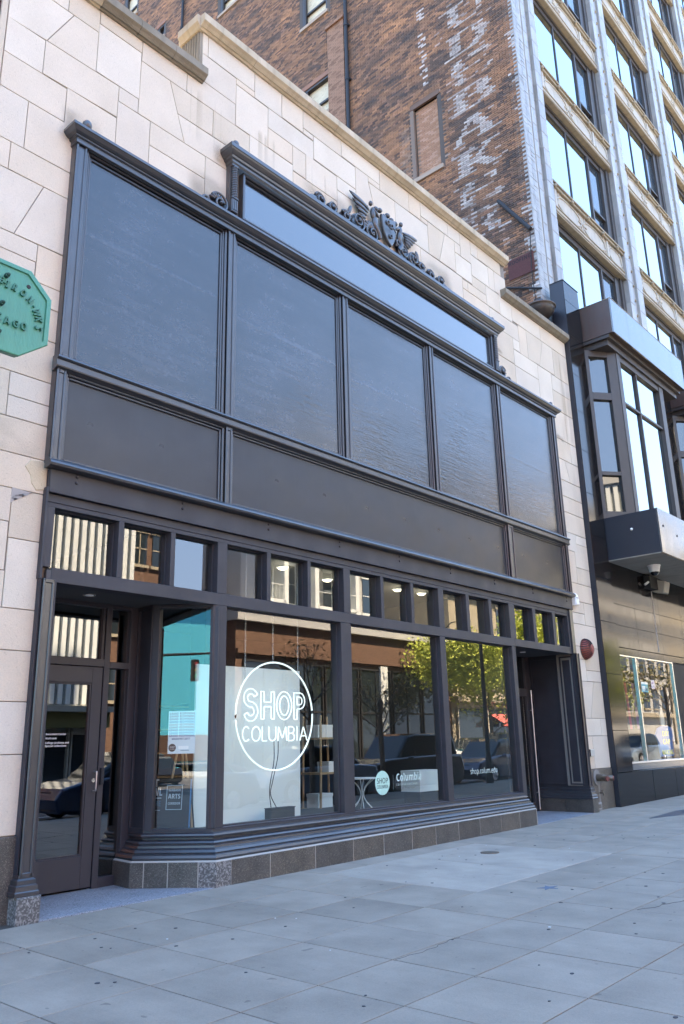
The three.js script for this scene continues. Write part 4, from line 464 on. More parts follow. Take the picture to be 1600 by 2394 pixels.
// ---------------------------------------------------------------- the tall building to the right: brick flank, white terracotta front
const tall = thing('office_tower', 'tall office block with worn brown brick flank, white terracotta front and dark polished stone base', 'building');
const XB = 17.62, ZF = -0.5;
{
  const flank = part(tall, 'brick_flank', (() => {
    const s = new THREE.Shape(); s.moveTo(-46, 0); s.lineTo(ZF, 0); s.lineTo(ZF, 44); s.lineTo(-46, 44); s.closePath();
    for (const [a, b, c, d] of [[-9.1, -7.83, 23.45, 25.05], [-9.15, -7.87, 28.0, 29.7], [-14.2, -12.75, 32.5, 34.3], [-22.1, -20.95, 37.85, 39.6], [-19.0, -18.42, 34.5, 35.3], [-4.22, -3.3, 18.5, 21.12]]) { const h = new THREE.Path(); h.moveTo(a, c); h.lineTo(a, d); h.lineTo(b, d); h.lineTo(b, c); h.closePath(); s.holes.push(h); }
    const g = new THREE.ShapeGeometry(s); const p = g.attributes.position; for (let i = 0; i < p.count; i++) { const z = p.getX(i), y = p.getY(i); p.setXYZ(i, XB + 0.012, y, z); } g.computeVertexNormals(); return metres(g); })(),
    std({ color: lin(0.085, 0.07, 0.058), roughness: 0.95, side: THREE.DoubleSide, map: tex(256, (u, v) => { const k = 0.7 + 0.6 * fbm(u, v, 8, 8, 231, 4); return [k, k, k]; }, 3) }), 'worn brown brick flank with faded painted letters');
  // faded painted letters down the corner of the flank, as a mask sampled brick by brick
  const MW = 180, MH = 1300, cv = document.createElement('canvas'); cv.width = MW; cv.height = MH; const g2 = cv.getContext('2d'); g2.fillStyle = '#fff'; // 100 px per metre: z -2.98..-1.18, y 26..13
  const worn = []; [['T', 24.3, 0.5], ['U', 23.16, 0.95], ['D', 22.02, 0.8], ['E', 20.94, 0.5], ['B', 19.86, 0.88], ['A', 18.74, 1], ['K', 17.62, 1], ['E', 16.5, 0.66], ['R', 15.42, 0.5]].forEach(([c, y, w]) => { g2.save(); g2.translate(90, (26 - y) * 100); g2.font = 'bold 100px serif'; const m = g2.measureText(c).width; g2.scale(172 / m, 1.22); g2.textAlign = 'center'; g2.fillText(c, 0, 0); g2.restore(); worn.push([y, w]); });
  const mask = g2.getImageData(0, 0, MW, MH).data;
  const painted = (z, y) => { const i = Math.round((z + 2.98) * 100), j = Math.round((26 - y) * 100); if (i < 0 || j < 0 || i >= MW || j >= MH || mask[(j * MW + i) * 4 + 3] < 128) return 0; let w = 0; for (const [b, q] of worn) if (y >= b - 0.1) { w = q; break; } return w || 0.4; };
  const holes = [[-9.2, -7.76, 23.3, 25.15], [-9.25, -7.8, 27.85, 29.8], [-14.3, -12.68, 32.35, 34.4], [-22.2, -20.88, 37.7, 39.7], [-19.08, -18.36, 34.42, 35.38], [-4.3, -3.24, 18.42, 21.16]];
  const n2 = (z, y, f, s) => fbm(((z * f) % 64 + 64) % 64 / 64, ((y * f) % 64 + 64) % 64 / 64, 64, 64, s, 4);
  const L = 0.212, H = 0.07, bricks = [];
  for (let r = 160; r < 660; r++) {
    const y = r * H + H / 2, head = r % 6 === 0, len = head ? L / 2 : L, off = head ? 0 : (r % 2) * L / 2;
    const zEnd = -Math.min(28, Math.max(0, (y - 10.8) / 1.16)), zNear = -Math.max(0.5, (y - 25.2) / 0.85);
    for (let z = -0.5 - len / 2 - off; z > zEnd; z -= len) { if (z > zNear) continue; if (holes.some(h => z + len / 2 > h[0] && z - len / 2 < h[1] && y > h[2] && y < h[3])) continue; bricks.push([z, y, len]); }
  }
  const colour = (z, y) => {
    const a = n2(z * 0.8, y * 2.2, 1, 241), b = n2(z * 2.6, y * 7, 1, 251), orange = Math.max(0, Math.min(1, (a * 0.65 + b * 0.35 - 0.46) * 3.2)) * (z < -3 ? 1 : 0.55), dark = rnd(); let c = [0.235, 0.128, 0.072];
    const mix = (q, t) => { c = c.map((v, i) => v + (q[i] - v) * t); };
    mix([0.47, 0.23, 0.105], orange * 0.85); mix([0.075, 0.06, 0.05], Math.max(0, Math.min(1, (n2(z * 1.2 + 9, y * 3.2 + 4, 1, 261) - 0.46) * 3.4)) * 0.8); if (dark > 0.8) mix([0.055, 0.046, 0.044], 0.7); if (dark < 0.1) mix([0.30, 0.16, 0.10], 0.5);
    let w = painted(z, y); if (w) { if (rnd() < w) mix([0.44, 0.395, 0.35], 0.62 + 0.34 * rnd()); else if (rnd() < 0.5) mix([0.42, 0.37, 0.33], 0.3); }
    else if (z > -0.8 && rnd() < 0.3 * Math.max(0, n2(z * 3, y * 3, 1, 271) - 0.42) * 5) mix([0.58, 0.54, 0.5], 0.5 + 0.4 * rnd());
    else if (z < -3.62 && z > -3.86 && y > 21.8 && rnd() < 0.75 * Math.max(0, n2(1, y * 3, 1, 281) - 0.36) * 4) mix([0.62, 0.58, 0.53], 0.7);
    else if (z > -3.3 && z < -1.1 && rnd() < 0.04) mix([0.45, 0.40, 0.36], 0.45);
    if (z < -4.25 && z > -4.75 && y < 20.6 && y > 17) mix([0.34, 0.27, 0.21], 0.45 * rnd());
    const k = 0.78 + 0.44 * rnd(); return c.map(v => v * k);
  };
  // the few hundred bricks nearest the corner are pieces of their own, the rest one mass
  bricks.sort((p, q) => (-p[0] * 1.3 + p[1]) - (-q[0] * 1.3 + q[1]));
  const vis = bricks.filter(b => b[1] > 12.5 - b[0] * 1.05); const near = vis.slice(0, 300), rest = new Set(near);
  const gs = new Map(); for (const len of [L, L / 2]) { const g = slab([[-(len - 0.012) / 2, -0.029], [(len - 0.012) / 2, -0.029], [(len - 0.012) / 2, 0.029], [-(len - 0.012) / 2, 0.029]], -0.03, 0.012, 0.004); g.rotateY(-Math.PI / 2); gs.set(len, g); }
  const bm = []; for (let i = 0; i < 14; i++) bm.push(null);
  const put = (m4, b) => { m4.makeRotationFromEuler(new THREE.Euler(rr(-0.02, 0.02), rr(-0.012, 0.012), 0)); m4.setPosition(XB + 0.012 - rr(0, 0.007), b[1] + rr(-0.002, 0.002), b[0]); return m4; };
  const m4 = new THREE.Matrix4(); const matB = new Map();
  for (const b of near) { const c = colour(b[0], b[1]), key = c.map(v => Math.round(Math.sqrt(v) * 9)).join(); if (!matB.has(key)) matB.set(key, std({ color: lin(...c), roughness: 0.92 })); const m = part(flank, 'brick', gs.get(b[2]), matB.get(key)); put(m4, b); m.applyMatrix4(m4); }
  const bmat = std({ color: 0xffffff, roughness: 0.92, map: tex(128, (u, v) => { const k = 0.8 + 0.4 * pn(u, v, 40, 40, 291); return [k, k, k]; }, 0.2) });
  for (const len of [L, L / 2]) { const list = bricks.filter(b => b[2] === len && !rest.has(b)); const im = new THREE.InstancedMesh(gs.get(len), bmat, list.length); const c = new THREE.Color(); list.forEach((b, i) => { im.setMatrixAt(i, put(m4, b)); c.setRGB(...colour(b[0], b[1])); im.setColorAt(i, c); }); im.name = len === L ? 'stretcher_bricks' : 'header_bricks'; im.userData = { kind: 'stuff' }; im.castShadow = im.receiveShadow = true; flank.add(im); }
  // flank windows: stone sill, dark sash, drawn blinds
  const dk = std({ color: lin(0.04, 0.036, 0.034), roughness: 0.6 }), sillM = std({ color: lin(0.34, 0.26, 0.19), roughness: 0.9 });
  const xbox = (x0, x1, y0, y1, z0, z1) => box(x0, x1, y0, y1, z0, z1);
  for (const [a, b, c, d] of [[-9.1, -7.83, 23.45, 25.05], [-9.15, -7.87, 28.0, 29.7], [-14.2, -12.75, 32.5, 34.3], [-22.1, -20.95, 37.85, 39.6], [-19.0, -18.42, 34.5, 35.3]]) {
    const mid = c + (d - c) * 0.42, X = XB; const w = part(tall, 'window', [xbox(X + 0.02, X + 0.2, c, d, a, a + 0.11), xbox(X + 0.02, X + 0.2, c, d, b - 0.06, b), xbox(X + 0.02, X + 0.2, d - 0.1, d, a + 0.11, b - 0.06), xbox(X + 0.1, X + 0.2, c, c + 0.07, a + 0.11, b - 0.06), xbox(X + 0.1, X + 0.18, mid - 0.05, mid + 0.03, a + 0.11, b - 0.06), xbox(X + 0.03, X + 0.1, c + 0.02, d - 0.1, a + 0.11, a + 0.16)], dk);
    const pl = (y0, y1, x) => { const g = new THREE.PlaneGeometry(b - a - 0.17, y1 - y0); g.rotateY(-Math.PI / 2); g.translate(x, (y0 + y1) / 2, (a + b) / 2 + 0.02); return g; };
    part(w, 'blind', [pl(mid, d - 0.08, X + 0.175), pl(c + 0.06, mid, X + 0.195)], b - a > 1 ? M.blind : M.dark);
    part(w, 'sill', xbox(X - 0.07, X + 0.15, c - 0.13, c, a - 0.1, b + 0.08), sillM); part(w, 'lintel', xbox(X - 0.012, X + 0.02, d, d + 0.2, a - 0.08, b + 0.08), std({ color: lin(0.24, 0.125, 0.08), roughness: 0.9 }));
  }
  { // bricked-up window
    const w = part(tall, 'blind_window', box(XB + 0.12, XB + 0.14, 18.5, 21.12, -4.22, -3.3), std({ color: lin(0.26, 0.19, 0.14), roughness: 0.95 }), 'bricked up window of lighter orange brick');
    const cs = [[0.36, 0.205, 0.125], [0.40, 0.23, 0.14], [0.33, 0.185, 0.11], [0.44, 0.27, 0.18]].map(c => std({ color: lin(...c), roughness: 0.92 })); let n = 0;
    for (let r = 0; r < 36; r++) for (let k = 0; k < 5; k++) { if (n >= 299) break; const z = -4.2 + 0.1 + k * L + (r % 2) * 0.1; if (z > -3.34) continue; const m = part(w, 'brick', gs.get(L), cs[Math.floor(rnd() * 4)]); m.position.set(XB + 0.115 + rr(-0.003, 0.003), 18.54 + r * 0.0725, z); n++; }
    part(w, 'sill', xbox(XB - 0.06, XB + 0.14, 18.36, 18.5, -4.34, -3.2), sillM); part(w, 'lintel', xbox(XB - 0.015, XB + 0.06, 21.13, 21.32, -4.34, -3.2), std({ color: lin(0.13, 0.08, 0.055), roughness: 0.9 }));
    part(w, 'soldier_jamb', [xbox(XB - 0.004, XB + 0.1, 18.5, 21.12, -4.36, -4.225), ...Array.from({ length: 34 }, (_, k) => xbox(XB - 0.012, XB + 0.08, 18.52 + k * 0.076, 18.56 + k * 0.076, -4.3, -4.21))], std({ color: lin(0.20, 0.15, 0.115), roughness: 0.9 }));
  }
  // brick pier with weathered shoulder, and the two black downpipes
  part(tall, 'pier', [xbox(XB - 0.13, XB, 10.9, 26.85, -7.76, -6.98), xbox(XB - 0.2, XB, 26.85, 26.98, -7.82, -6.93)], std({ color: lin(0.27, 0.15, 0.09), roughness: 0.95, map: tex(512, (u, v) => { const row = Math.floor(v * 16), uu = u * 5 + (row % 2) * 0.5, fx = uu % 1, fy = (v * 16) % 1, mort = fx < 0.05 || fy < 0.14, k = mort ? 0.45 : 0.6 + 0.8 * hash(Math.floor(uu) % 5, row, 301); return [k, k * (mort ? 1.1 : 0.97), k * (mort ? 1.2 : 0.95)]; }, 1.1) }));
  for (const [z, y0, y1] of [[-6.86, 10.9, 47], [-16.83, 10.9, 47]]) { const p = [rod([XB - 0.12, y0, z], [XB - 0.12, y1, z], 0.065, 10)]; for (let y = 12; y < 46; y += 2.4) p.push(rod([XB - 0.12, y, z], [XB - 0.12, y + 0.12, z], 0.085, 10), xbox(XB - 0.1, XB + 0.02, y + 0.02, y + 0.08, z - 0.11, z + 0.11)); part(tall, 'downpipe', p, M.dark); }
  // iron bar, small painted roofing sign, bracket
  part(tall, 'iron_bar', rod([XB - 0.08, 16.2, -1.45], [XB - 0.08, 14.85, -0.56], 0.055, 8), M.dark); part(tall, 'iron_bar', rod([XB - 0.06, 13.5, -1.6], [XB - 0.06, 12.98, -0.42], 0.03, 8), M.dark); part(tall, 'cable', tube([[XB - 0.03, 14.9, -0.6], [XB - 0.035, 13.6, -0.66], [XB - 0.03, 12.4, -0.62]], 0.012, 12, 5), M.dark);
  { const t = canvasTex(256, 192, (g, w, h) => { g.fillStyle = '#4d2a26'; g.fillRect(0, 0, w, h); for (let i = 0; i < 500; i++) { g.fillStyle = `rgba(${90 + 40 * rnd()},${50 + 30 * rnd()},${45 + 30 * rnd()},0.22)`; g.fillRect(rnd() * w, rnd() * h, 14 * rnd(), 9 * rnd()); } g.fillStyle = '#171314'; g.font = 'bold 50px sans-serif'; g.fillText('ROOFING', 6, 52, 244); });
    const g = new THREE.BoxGeometry(0.78, 0.6, 0.02); g.rotateY(-Math.PI / 2); g.translate(XB - 0.012, 13.92, -0.97); part(tall, 'painted_sign', g, std({ map: t, roughness: 0.85 }), 'small maroon sign reading ROOFING on the brick'); }

  // ---- street front in white glazed terracotta
  M.terra = [[0.31, 0.305, 0.295], [0.285, 0.28, 0.275], [0.335, 0.325, 0.31]].map((c, i) => phys({ color: lin(...c), roughness: 0.5, clearcoat: 0.12, clearcoatRoughness: 0.3, map: tex(256, (u, v) => { const a = fbm(u, v, 3, 6, 311 + i, 4), s = fbm(u, v, 18, 2, 317 + i, 3), k = 0.86 + 0.26 * a - 0.9 * Math.max(0, s - 0.56); return [k, k, k * 0.98]; }, 2) }));
  const creamMap = tex(256, (u, v) => { const a = fbm(u, v, 4, 4, 331, 4), s = fbm(u, v, 22, 3, 337, 3), k = 0.78 + 0.34 * a - 0.5 * Math.max(0, s - 0.55); return [k, k * 0.96, k * 0.86]; }, 1.6);
  M.cream = std({ color: lin(0.42, 0.40, 0.375), roughness: 0.65, map: creamMap }); M.tan = std({ color: lin(0.31, 0.27, 0.215), roughness: 0.75, map: creamMap }); M.bronze = std({ color: lin(0.05, 0.042, 0.038), roughness: 0.5 });
  part(tall, 'body', [box(17.9, 42, 11, 44, -46, -1.2), box(17.9, 42, 0, 11, -46, -2.2)], M.dark);
  { // glazed brick edge strip, toothed courses
    const t = []; for (let r = 0; r < 260; r++) { const y = 12 + r * 0.072; for (let k = 0; k < 2; k++) { const x0 = XB + 0.01 + k * 0.24, x1 = x0 + 0.234; t.push(box(x0, x1, y, y + 0.066, ZF - 0.3, ZF + 0.02 + rr(-0.004, 0.006))); } } part(tall, 'glazed_bricks', t, M.terra[2]).userData.kind = 'stuff'; part(tall, 'edge_wall', box(XB + 0.012, 18.2, 11, 47, -1.2, ZF), M.cream); }
  const yTop = 34;
  for (let y = 12.0; y < yTop; y += 0.56) { let k = 0; for (const [x0, x1, z] of [[18.18, 18.42, ZF + 0.03], [18.424, 18.68, ZF - 0.06], [18.684, 19.08, ZF + 0.05]]) part(tall, 'terracotta_block', cbox(x0, x1, y + 0.003, y + 0.557, -1.0, z + rr(-0.002, 0.002), 0.012), M.terra[(k++ + Math.floor(y * 7)) % 3]); }
  const bays = [[19.08, 24.05], [25.3, 30.0], [31.35, 36.0], [37.3, 42]], piers = [[24.05, 25.3], [30.0, 31.35], [36.0, 37.3]];
  for (const [a, b] of piers) {
    const c = (a + b) / 2 - 0.07; for (let y = 12.0; y < 46; y += 0.84) for (const [x0, x1, z] of [[a, c - 0.2, ZF + 0.05], [c + 0.2, b, ZF + 0.05]]) part(tall, 'terracotta_block', cbox(x0, x1, y + 0.003, y + 0.837, -1.0, z + rr(-0.002, 0.002), 0.012), M.terra[Math.floor(rnd() * 3)]);
    part(tall, 'pier_channel', box(c - 0.2, c + 0.2, 12, 46, -1.0, ZF - 0.03), M.terra[1]);
    for (let y = 12.3; y < 46; y += 0.56) { const g = new THREE.SphereGeometry(0.055, 10, 6, 0, 7, 0, Math.PI / 2); g.rotateX(Math.PI / 2); g.scale(1, 1, 1.4); g.translate(c, y, ZF - 0.03); part(tall, 'boss', g, M.tan); }
  }
  for (let f = -1; f < 7; f++) {
    const yb = 16.23 + 4.28 * f, yt = yb + 1.04; // spandrel bottom and sill top
    bays.forEach(([a, b], k) => {
      if (f < 0 && k > 1) return; if (yb > 46) return;
      const sp = part(tall, 'spandrel', [box(a, b, yb + 0.2, yt - 0.1, -1.0, ZF - 0.07), cbox(a, b, yb, yb + 0.07, -1.0, ZF - 0.03, 0.01), cbox(a, b, yb + 0.072, yb + 0.14, -1.0, ZF - 0.06, 0.01), cbox(a, b, yb + 0.142, yb + 0.22, -1.0, ZF - 0.02, 0.02)], M.cream);
      part(sp, 'sill', [cbox(a - 0.02, b + 0.02, yt - 0.06, yt, -1.0, ZF + 0.07, 0.01), cbox(a, b, yt - 0.14, yt - 0.062, -1.0, ZF + 0.02, 0.015)], M.tan);
      part(sp, 'lintel_moulding', [cbox(a, b, yb - 0.02, yb - 0.002, -1.0, ZF + 0.01, 0.012), cbox(a, b, yb + 0.225, yb + 0.26, -1.0, ZF + 0.0, 0.01)], M.tan);
      const w = b - a, orn = []; const y0 = yb + 0.26, y1 = yt - 0.14, ym = (y0 + y1) / 2; const bar = (x0, yA, x1, yB, r = 0.028) => orn.push(rod([x0, yA, ZF - 0.06], [x1, yB, ZF - 0.06], r, 5));
      for (const q of [0.04, 0.75]) orn.push(cbox(a + w * q, a + w * q + 0.13, y0, y1, ZF - 0.1, ZF - 0.03, 0.01));
      for (const [q0, q1] of [[0.07, 0.39], [0.41, 0.74], [0.78, 0.99]]) { const xa = a + w * q0, xb = a + w * q1, P = []; for (let i = 0; i < 20; i++) { const t = i / 20 * Math.PI * 2; P.push([(xa + xb) / 2 + (xb - xa) / 2 * Math.cos(t), ym + (y1 - y0) * 0.43 * Math.sin(t), ZF - 0.06]); } orn.push(tube(P, 0.022, 40, 5, true)); bar(xa - 0.03, y0, xa + 0.16, y1, 0.02); bar(xb + 0.03, y0, xb - 0.16, y1, 0.02); }
      bar(a + w * 0.35, ym, a + w * 0.46, ym); part(sp, 'relief', orn, M.cream);
      for (let i = 0; i < 5; i++) { const g = new THREE.SphereGeometry(0.06, 9, 6); g.translate(a + 0.12 + i * (w - 0.5) / 4.2 + 0.02, yt - 0.13, ZF + 0.03); part(sp, 'boss', g, M.tan); }
      // window above this spandrel: narrow casement, two fixed lights, double-hung sash on the right
      if (f === 6) return; const h0 = yt, h1 = yb + 4.28, zg = ZF - 0.24; const s = w / 4.97, X = (d) => a + d * s;
      const win = part(tall, 'window', [box(a, X(0.06), h0, h1, -0.95, zg + 0.06), box(X(4.4), X(4.72), h0, h1, -0.95, zg + 0.06), box(X(4.72), b, h0, h1, -0.95, zg + 0.12), box(a, b, h1 - 0.1, h1, -0.95, zg + 0.08), box(a, b, h1 - 0.26, h1 - 0.1, -0.95, zg + 0.03), box(a, b, h0, h0 + 0.07, -0.95, zg + 0.06), box(X(0.34), X(0.42), h0, h1 - 0.26, -0.95, zg + 0.04), box(X(1.86), X(1.92), h0, h1 - 0.26, -0.95, zg + 0.03), box(X(3.36), X(3.44), h0, h1 - 0.26, -0.95, zg + 0.05), box(X(3.44), X(4.4), h0 + 1.0, h0 + 1.07, -0.95, zg + 0.02)], M.bronze);
      const pn2 = (x0, x1, y0, y1, z, m) => { const g = new THREE.PlaneGeometry(x1 - x0, y1 - y0); g.rotateY(rr(-0.003, 0.003)); g.translate((x0 + x1) / 2, (y0 + y1) / 2, z); part(win, 'pane', metres(g), m); };
      pn2(X(0.06), X(0.34), h0 + 0.8, h1 - 0.26, zg, M.highGlass); pn2(X(0.06), X(0.34), h0 + 0.07, h0 + 0.8, zg - 0.04, M.dimGlass); pn2(X(0.42), X(1.86), h0 + 0.07, h1 - 0.26, zg, M.highGlass); pn2(X(1.92), X(3.36), h0 + 0.07, h1 - 0.26, zg, M.highGlass); pn2(X(3.44), X(4.4), h0 + 1.07, h1 - 0.26, zg - 0.03, M.dimGlass); pn2(X(3.44), X(4.4), h0 + 0.07, h0 + 1.0, zg - 0.07, M.dimGlass);
    });
  }
  // ---- polished dark stone base: pilasters, boxes, projecting bay windows
  const pol = tex(512, (u, v) => { const a = fbm(u, v, 30, 4, 341, 4), b = fbm(u, v, 5, 5, 347, 4), k = 0.55 + 0.5 * a + 0.5 * b; return [k * 1.1, k * 0.95, k * 0.9]; }, 2), polR = tex(256, (u, v) => { const k = 0.35 + 0.65 * fbm(u, v, 10, 3, 353, 4); return [k, k, k]; }, 1.6);
  M.boxFront = phys({ color: lin(0.03, 0.028, 0.03), map: pol, roughness: 0.2, roughnessMap: polR, ior: 2.1 });
  M.polish = [[0.013, 0.011, 0.011], [0.016, 0.0135, 0.0125], [0.011, 0.0105, 0.011]].map(c => phys({ color: lin(...c), map: pol, roughness: 0.12, roughnessMap: polR, ior: 1.38, specularIntensity: 0.75 }));
  M.boxSide = std({ color: lin(0.075, 0.05, 0.04), roughness: 0.5, map: pol }); M.boxDark = std({ color: lin(0.02, 0.022, 0.03), roughness: 0.45 });
  const P = (name, g, i = Math.floor(rnd() * 3)) => part(tall, name, g, M.polish[i]);
  for (const x0 of [17.77, 23.95]) { let y = 0.84; const hs = [0.9, 1.25, 1.2, 1.05, 1.0, 1.05, 1.1, 1.05, 1.0, 1.1, 1.0, 0.6]; P('stone_panel', cbox(x0, x0 + 0.845, 0, 0.836, -0.3, 0.072, 0.006)); for (const h of hs) { const y1 = Math.min(13.1, y + h); P('stone_panel', cbox(x0, x0 + 0.845, y + 0.004, y1, -0.3, 0.08 + rr(-0.0015, 0.0015), 0.005)); y = y1; if (y >= 13.1) break; }
    part(tall, 'flank_panel', box(x0 - 0.008, x0, 0, 13.1, -0.3, 0.07), M.boxDark); part(tall, 'cap', box(x0 - 0.02, x0 + 0.86, 13.1, 13.12, -0.3, 0.09), M.dark); }
  for (const dx of [0, 6.2]) {
    // upper box over the bay
    const ub = part(tall, 'upper_box', [box(18.685 + dx, 23.75 + dx, 11.66, 12.62, -0.5, 0.86)], M.boxSide, 'boxed hood of dark stone over the bay window');
    for (let k = 0; k < 5; k++) part(ub, 'stone_panel', cbox(18.68 + dx + k * 1.015 + 0.002, 18.68 + dx + (k + 1) * 1.015 - 0.002, 11.65, 12.63, 0.86, 0.9 + rr(-0.002, 0.002), 0.004), M.boxFront);
    part(ub, 'cap', box(18.68 + dx, 23.76 + dx, 12.63, 12.645, -0.5, 0.905), M.tan); part(ub, 'soffit_trim', [box(18.7 + dx, 23.7 + dx, 11.56, 11.65, -0.4, 0.75), box(18.78 + dx, 23.6 + dx, 11.4, 11.56, -0.4, 0.66)], M.bronze);
    // bay window
    const plan = [[18.66 + dx, 0.06], [19.36 + dx, 0.6], [22.58 + dx, 0.6], [23.28 + dx, 0.06]];
    const bay = part(tall, 'bay_window', new THREE.BufferGeometry(), M.bronze); bay.geometry = (() => { const o = []; const seg = (a, b, fn) => { const l = Math.hypot(b[0] - a[0], b[1] - a[1]), g = fn(l), m = new THREE.Matrix4().makeBasis(V((b[0] - a[0]) / l, 0, (b[1] - a[1]) / l), V(0, 1, 0), V(-(b[1] - a[1]) / l, 0, (b[0] - a[0]) / l)); m.setPosition(a[0], 0, a[1]); for (const q of g) { q.applyMatrix4(m); o.push(q); } };
      const side = (l) => [cbox(0, 0.1, 6.8, 11.42, -0.15, 0, 0.005), cbox(l - 0.26, l, 6.8, 11.42, -0.15, 0, 0.005), cbox(0.1, l - 0.26, 6.8, 7.0, -0.15, 0, 0.005), cbox(0.1, l - 0.26, 11.24, 11.42, -0.15, 0, 0.005), cbox(0.1, l - 0.26, 10.02, 10.22, -0.15, 0, 0.005), cbox(0.1, l - 0.26, 7.95, 8.05, -0.15, 0, 0.005)];
      seg(plan[0], plan[1], side); seg(plan[1], plan[2], (l) => [cbox(0, 0.22, 6.8, 11.42, -0.2, 0.02, 0.005), cbox(l - 0.3, l, 6.8, 11.42, -0.2, 0.02, 0.005), cbox(0.22, l - 0.3, 11.24, 11.42, -0.15, 0, 0.005), cbox(0.22, l - 0.3, 6.8, 6.95, -0.15, 0, 0.005), cbox(1.32, 1.38, 6.95, 11.24, -0.12, -0.02, 0.004), cbox(0.22, l - 0.3, 10.04, 10.1, -0.12, -0.02, 0.004)]); seg(plan[2], plan[3], side); return merge(o); })();
    const glass = (a, b, s0, s1, y0, y1) => { const l = Math.hypot(b[0] - a[0], b[1] - a[1]), g = new THREE.PlaneGeometry(s1 - s0, y1 - y0); g.translate((s0 + s1) / 2, (y0 + y1) / 2, -0.08); const m = new THREE.Matrix4().makeBasis(V((b[0] - a[0]) / l, 0, (b[1] - a[1]) / l), V(0, 1, 0), V(-(b[1] - a[1]) / l, 0, (b[0] - a[0]) / l)); m.setPosition(a[0], 0, a[1]); g.applyMatrix4(m); part(bay, 'pane', metres(g), l < 1 ? M.bayGlass : M.highGlass); };
    for (const [y0, y1] of [[7, 7.95], [8.05, 10.02], [10.22, 11.24]]) { glass(plan[0], plan[1], 0.1, 0.63, y0, y1); glass(plan[2], plan[3], 0.1, 0.63, y0, y1); } for (const [s0, s1] of [[0.22, 1.32], [1.38, 2.92]]) { glass(plan[1], plan[2], s0, s1, 6.95, 10.04); glass(plan[1], plan[2], s0, s1, 10.1, 11.24); }
    part(bay, 'backing', box(18.7 + dx, 23.2 + dx, 6.8, 11.5, -0.45, -0.35), M.dark);
    // lower box
    const lb = part(tall, 'lower_box', [box(18.655 + dx, 23.9 + dx + 0.9, 5.74, 6.8, -0.1, 1.35)], M.boxDark, 'boxed canopy of dark stone below the bay window');
    for (let k = 0; k < 5; k++) part(lb, 'stone_panel', cbox(18.65 + dx + (k ? 0.42 + (k - 1) * 1.45 : 0) + 0.002, 18.65 + dx + 0.42 + k * 1.45 - 0.002 > 24.8 + dx ? 24.8 + dx : 18.65 + dx + 0.42 + k * 1.45 - 0.002, 5.72, 6.805, 1.35, 1.39 + rr(-0.002, 0.002), 0.004), M.boxFront);
    part(lb, 'soffit', box(18.66 + dx, 24.8 + dx, 5.715, 5.74, -0.1, 1.345), std({ color: lin(0.30, 0.29, 0.28), roughness: 0.9, map: creamMap }));
    for (const [x, y, z] of [[18.9 + dx, 6.4, 1.392], [19.75 + dx, 6.3, 1.392]]) { const g = new THREE.CylinderGeometry(0.03, 0.03, 0.015, 10); g.rotateX(Math.PI / 2); g.translate(x, y, z); part(lb, 'anchor', g, M.dark); } { const g = new THREE.SphereGeometry(0.035, 8, 6); g.translate(18.65 + dx, 6.4, 0.72); part(lb, 'anchor', g, M.white); }
  }
  // ground floor: polished panels, shop window, plinth
  const xs = [18.62, 19.955, 21.57, 23.15, 24.7, 26.3, 27.9, 29.5]; const ys = [[3.66, 4.182], [4.186, 4.70], [4.704, 5.72]];
  for (let i = 0; i < xs.length - 1; i++) for (const [y0, y1] of ys) P('stone_panel', cbox(xs[i] + 0.002, xs[i + 1] - 0.002, y0, y1, -0.2, 0.03 + rr(-0.0015, 0.0015), 0.004));
  for (let i = 0; i < xs.length - 1; i++) { P('stone_panel', cbox(xs[i] + 0.002, xs[i + 1] - 0.002, 3.49, 3.655, -0.2, 0.0, 0.004), 2); }
  for (const [a, b] of [[18.615, 19.765], [19.77, 21.2], [21.205, 22.4]]) P('plinth_panel', cbox(a, b - 0.003, 0, 0.85, -0.2, 0.055, 0.006), 2);
  part(tall, 'recess', [box(22.2, 24, 0.1, 3.49, -1.6, -1.5), box(22.12, 22.25, 0.1, 3.49, -1.6, 0.0)], M.dark); P('stone_panel', cbox(24.0, 30, 0, 3.49, -0.2, 0.0, 0.004), 0); P('stone_panel', box(18.615, 18.69, 0.85, 3.49, -0.2, 0.02), 0);
  const sw = part(tall, 'shop_window', [cbox(18.69, 18.73, 1.0, 3.485, -0.1, 0.01, 0.004), cbox(22.08, 22.12, 1.0, 3.485, -0.1, 0.01, 0.004), cbox(19.66, 19.7, 1.04, 3.45, -0.08, 0.015, 0.004), cbox(18.73, 22.08, 3.45, 3.485, -0.1, 0.01, 0.004), cbox(18.69, 22.12, 1.0, 1.045, -0.1, 0.03, 0.004)], M.chrome);
  { for (const [a, b] of [[18.73, 19.66], [19.7, 22.08]]) { const g = new THREE.PlaneGeometry(b - a, 2.41); g.translate((a + b) / 2, 2.245, -0.03); part(sw, 'pane', g, M.caseGlass); } part(sw, 'ledge', cbox(18.69, 22.12, 0.855, 0.998, -0.2, 0.01, 0.004), phys({ color: lin(0.2, 0.21, 0.22), roughness: 0.12, metalness: 0.6 })); part(sw, 'showcase', [box(18.65, 22.15, 0.85, 0.9, -2, -0.2), box(18.6, 22.2, 0.9, 3.6, -2.1, -2), box(18.6, 22.2, 3.5, 3.6, -2, -0.2), box(18.6, 18.66, 0.9, 3.5, -2, -0.2), box(22.13, 22.2, 0.9, 3.5, -2, -0.2)], std({ color: lin(0.16, 0.15, 0.14), roughness: 0.9 })); }
}
